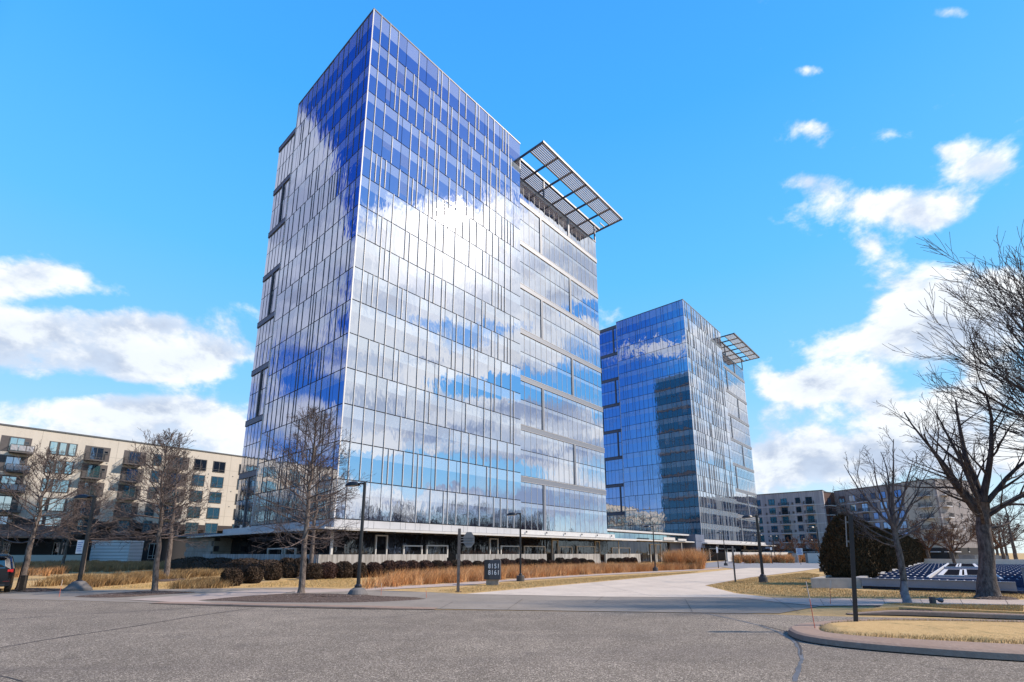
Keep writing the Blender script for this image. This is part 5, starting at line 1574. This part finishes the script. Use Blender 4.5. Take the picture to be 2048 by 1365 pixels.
# white wall by the far end of the drive and bollards
p = G(1617, 1127); root = thing('white_wall', 'short white wall at the far end of the drive, left of the big hedge', 'low wall', (p[0], p[1], 0), -.35)
b = MB(); b.box(0, 0, 0, 5.2, .3, 1.62); b.build('wall', M_WHITE, root); b = MB(); b.box(-.32, 0, 0, -.01, .3, 1.66); b.build('end_post', M_GREYS, root)
p = G(1591, 1126); root = thing('stone_pier', 'short grey pier between the far grasses and the notice sign', 'pier', (p[0], p[1], 0), -.3)
b = MB(); b.box(-.35, 0, 0, .35, .6, 1.6); b.build('pier', M_CONC, root); b = MB(); b.box(.36, 0, 0, .55, .6, 1.5); b.build('white_edge', M_WHITE, root)

# ------------------------------------------------------------------ things at the left
p = G(43, 1184); root = thing('bollard', 'short dark wooden bollard between the car and the left lamp post', 'bollard', (p[0], p[1], 0), .2)
b = MB(); b.box(-.085, -.085, -.05, .085, .085, .66); b.build('post', mat('dark_timber', (.035, .028, .022), .8, nscale=8, namp=.3), root); b = MB(); b.box(-.09, -.09, .662, .09, .09, .69); b.build('cap', mat('dark_timber'), root)
p = G(1868, 1214.5); root = thing('ground_spotlight', 'small weathered post with a round spotlight in the right-hand mulch', 'garden light', (p[0], p[1], .06), .1)
b = MB(); b.box(-.07, -.06, -.05, .05, .06, .24); b.build('post', mat('weathered_post'), root)
b = MB(); b.tube([(.05, -.02, .19), (.12, -.05, .17), (.16, -.06, .16), (.24, -.07, .14), (.25, -.07, .14)], [.02, .03, .062, .07, .05], 14); b.build('lamp_head', mat('blue_grey_fitting', (.09, .10, .14), .5), root)
# louvred white box
p = np.array(G(177, 1122.2)); root = thing('louvred_enclosure', 'white horizontally louvred equipment enclosure in the tan grass at left', 'enclosure', (-63.0, 75.0, 0), 0)
pl_, pr_ = np.array([G(177, 1127)[0], G(177, 1127)[1]]), np.array([G(253, 1127)[0], G(253, 1127)[1]])
root.location = (pl_[0], pl_[1], 0); wl = float(np.linalg.norm(pr_ - pl_))
b = MB(); b.box(.15, .2, 0, wl - .15, 3.0, 3.3); b.build('inner_box', M_WF, root)
sl3 = MB(); sl3.box(0, 0, 0, wl, .06, .125); me = sl3.mesh('louvre_slat', mat('white_louvre', (.70, .70, .74), .45)); ss = MB(); ss.box(0, 0, 0, .06, 3.0, .155); me2 = ss.mesh('louvre_slat', mat('white_louvre'))
nsl = 15
for i in range(nsl):
    link('louvre_slat', me, root, loc=(0, 0, .15 + i * .232)).rotation_euler = (math.radians(-25), 0, 0); link('louvre_slat', me2, root, loc=(-.07, .07, .15 + i * .232)); link('louvre_slat', me2, root, loc=(wl + .01, .07, .15 + i * .232))
b = MB(); b.box(-.08, -.06, 3.55, wl + .08, 3.1, 3.66); b.build('top_plate', mat('white_louvre'), root)
# handrail before the left building
p = G(37, 1124); root = thing('handrail', 'white bent pipe handrail before the dark ground floor at far left', 'handrail', (p[0], p[1], 0), 0)
b = MB(); b.tube([(0, 0, .6), (0, 0, 1.3), (1.2, 0, 1.75), (2.6, 0, 1.8), (2.7, 0, .6)], .05, 8); b.build('rail', M_WHITE, root)

# thin reflective marker rods stuck in the verge
for (u0, v0, H, ln, lb) in ((118, 1195, .62, (.01, 0), 'thin orange marker rod by the road left of the leftmost lamp cone'), (762, 1192, .45, (-.0, 0), 'thin pale marker rod just right of the mulch-bed lamp'),
                            (853, 1197, .40, (-.05, 0), 'thin leaning marker rod at the tip of the mulch bed'), (1632, 1272, .95, (-.04, .05), 'thin orange marker rod at the tip of the right-hand island'),
                            (1661, 1210, .75, (.17, .1), 'thin leaning marker rod in front of the planter')):
    p = G(u0, v0); z0_ = .03 if v0 < 1250 else .12
    root = thing('marker_rod', lb, 'marker', (p[0], p[1], z0_)); b = MB(); b.tube([(0, 0, -.02), (ln[0] * .5, ln[1] * .5, H * .62)], .0075, 6); b.build('rod', mat('orange_rod', (.55, .12, .06), .5), root)
    b = MB(); b.tube([(ln[0] * .5, ln[1] * .5, H * .621), (ln[0], ln[1], H)], .009, 6); b.build('reflective_tip', mat('pale_rod', (.5, .42, .36), .5), root)

# ------------------------------------------------------------------ the car cut by the left edge
M_CARP = mat('dark_blue_black_paint', (.010, .012, .017), .22, .3); M_TYRE = mat('tyre_rubber', (.015, .015, .015), .85)
M_RED = mat('red_tail_lamp', (.55, .012, .015), .2); M_CARG = glass_mat('car_glass', (.5, .55, .6), (.01, .012, .014), .25, .2)
p = G(21, 1187); RZ_ = math.radians(44)
car = thing('parked_car', 'dark sport utility car cut off by the left edge, rear and red tail lamp showing', 'car', (p[0] - .93 * math.cos(RZ_), p[1] - .93 * math.sin(RZ_), 0), RZ_)
# local: x right, y forwards (away), rear bumper at y=0, width 1.84, length 4.55, height 1.62
def section(y):
    """half outline of the body at length y: list of (x, z) from sill to roof"""
    t = y / 4.55
    if t < .05: roof, belt, wt = 1.18, .98, .80
    elif t < .12: roof, belt, wt = 1.5, 1.0, .86
    elif t < .62: roof, belt, wt = 1.62 - abs(t - .35) * .12, 1.0, .92
    elif t < .76: roof, belt, wt = 1.56 - (t - .62) / .14 * .52, 1.0, .92
    else: roof, belt, wt = 1.02 - (t - .76) * .9, .96 - (t - .76) * .8, .9 - (t - .76) * .35
    return [(wt * .93, .28), (wt, .38), (wt * 1.0, .72), (wt * .985, belt), (wt * .80 if roof > 1.1 else wt * .8, max(belt + .01, roof - .10)), (wt * .62, roof), (0, roof + .02)]
ys = [0.0, .05, .16, .30, .55, .9, 1.4, 2.0, 2.6, 2.95, 3.2, 3.5, 3.9, 4.25, 4.45, 4.55]
b = MB(); rings = []
for y in ys:
    s_ = section(y); sh_ = 1.0 if .1 < y < 4.4 else (.94 if y < .1 else .9)
    rings.append([(x * sh_, y, z) for x, z in s_] + [(-x * sh_, y, z) for x, z in s_[-2::-1]])
for a, c in zip(rings[:-1], rings[1:]):
    for k in range(len(a) - 1):
        glassy = k in (3, 8) and .3 <= a[k][1] < 2.6
        b.quad(a[k], c[k], c[k + 1], a[k + 1], 1 if glassy else 0)
b.f.append(tuple(range(len(rings[0])))[::-1]); b.m.append(0); b.v = b.v
i0 = len(b.v); b.v += rings[0]; b.f[-1] = tuple(i0 + k for k in range(len(rings[0]))); i0 = len(b.v); b.v += rings[-1]; b.f.append(tuple(i0 + k for k in range(len(rings[0])))[::-1]); b.m.append(0)
b.build('body', [M_CARP, M_CARG], car)
b = MB(); b.box(-.84, -.10, .30, .84, .10, .60); o = b.build('rear_bumper', M_CARP, car); b = MB(); b.box(-.7, -.115, .32, .7, -.101, .40); b.build('bumper_trim', M_RAIL, o)
b = MB(); b.quad((-.62, -.012, 1.02), (.62, -.012, 1.02), (.54, .10, 1.42), (-.54, .10, 1.42)); b.build('rear_window', M_CARG, car)
b = MB(); b.box(-.66, -.16, 1.48, .66, .22, 1.53); b.build('roof_spoiler', M_CARP, car)
for s_ in (-1, 1):
    b = MB(); x0, x1 = sorted((s_ * .70, s_ * .80)); b.box(x0, -.03, .88, x1, .06, .97); x0, x1 = sorted((s_ * .80, s_ * .875)); b.box(x0, -.012, .86, x1, .22, .98); b.build('tail_lamp', M_RED, car)
    b = MB(); x0, x1 = sorted((s_ * .62, s_ * .82)); b.box(x0, -.118, .48, x1, -.101, .51); b.build('reflector', mat('dark_reflector', (.12, .01, .01), .3), car)
b = MB(); b.box(-.27, -.03, .66, .27, -.014, .80); b.build('licence_plate', M_SIGNW, car)
for x in (-.80, .80):
    for y in (.92, 3.62):
        b = MB(); n_ = 22; prof = ((.0, -.11), (.20, -.11), (.33, -.10), (.345, -.06), (.345, .06), (.33, .10), (.2, .11), (0, .11))
        R = [[(w_, y + r0_ * math.cos(2 * math.pi * k / n_), .345 + r0_ * math.sin(2 * math.pi * k / n_)) for k in range(n_)] for r0_, w_ in prof]
        for a, c in zip(R[:-1], R[1:]):
            for k in range(n_): b.quad(a[k], a[(k + 1) % n_], c[(k + 1) % n_], c[k])
        for v_ in range(len(b.v)): b.v[v_] = (b.v[v_][0] + x, b.v[v_][1], b.v[v_][2])
        o = b.build('wheel', M_TYRE, car)
        b = MB(); sx = .125 if x > 0 else -.125
        for k in range(5):
            a = 2 * math.pi * k / 5; c_, s2 = math.cos(a), math.sin(a)
            b.quad((x + sx, y + c_ * .04 - s2 * .05, .345 + s2 * .04 + c_ * .05), (x + sx, y + c_ * .22 - s2 * .03, .345 + s2 * .22 + c_ * .03), (x + sx, y + c_ * .22 + s2 * .03, .345 + s2 * .22 - c_ * .03), (x + sx, y + c_ * .04 + s2 * .05, .345 + s2 * .04 - c_ * .05))
        b.build('rim', M_FIN, o)
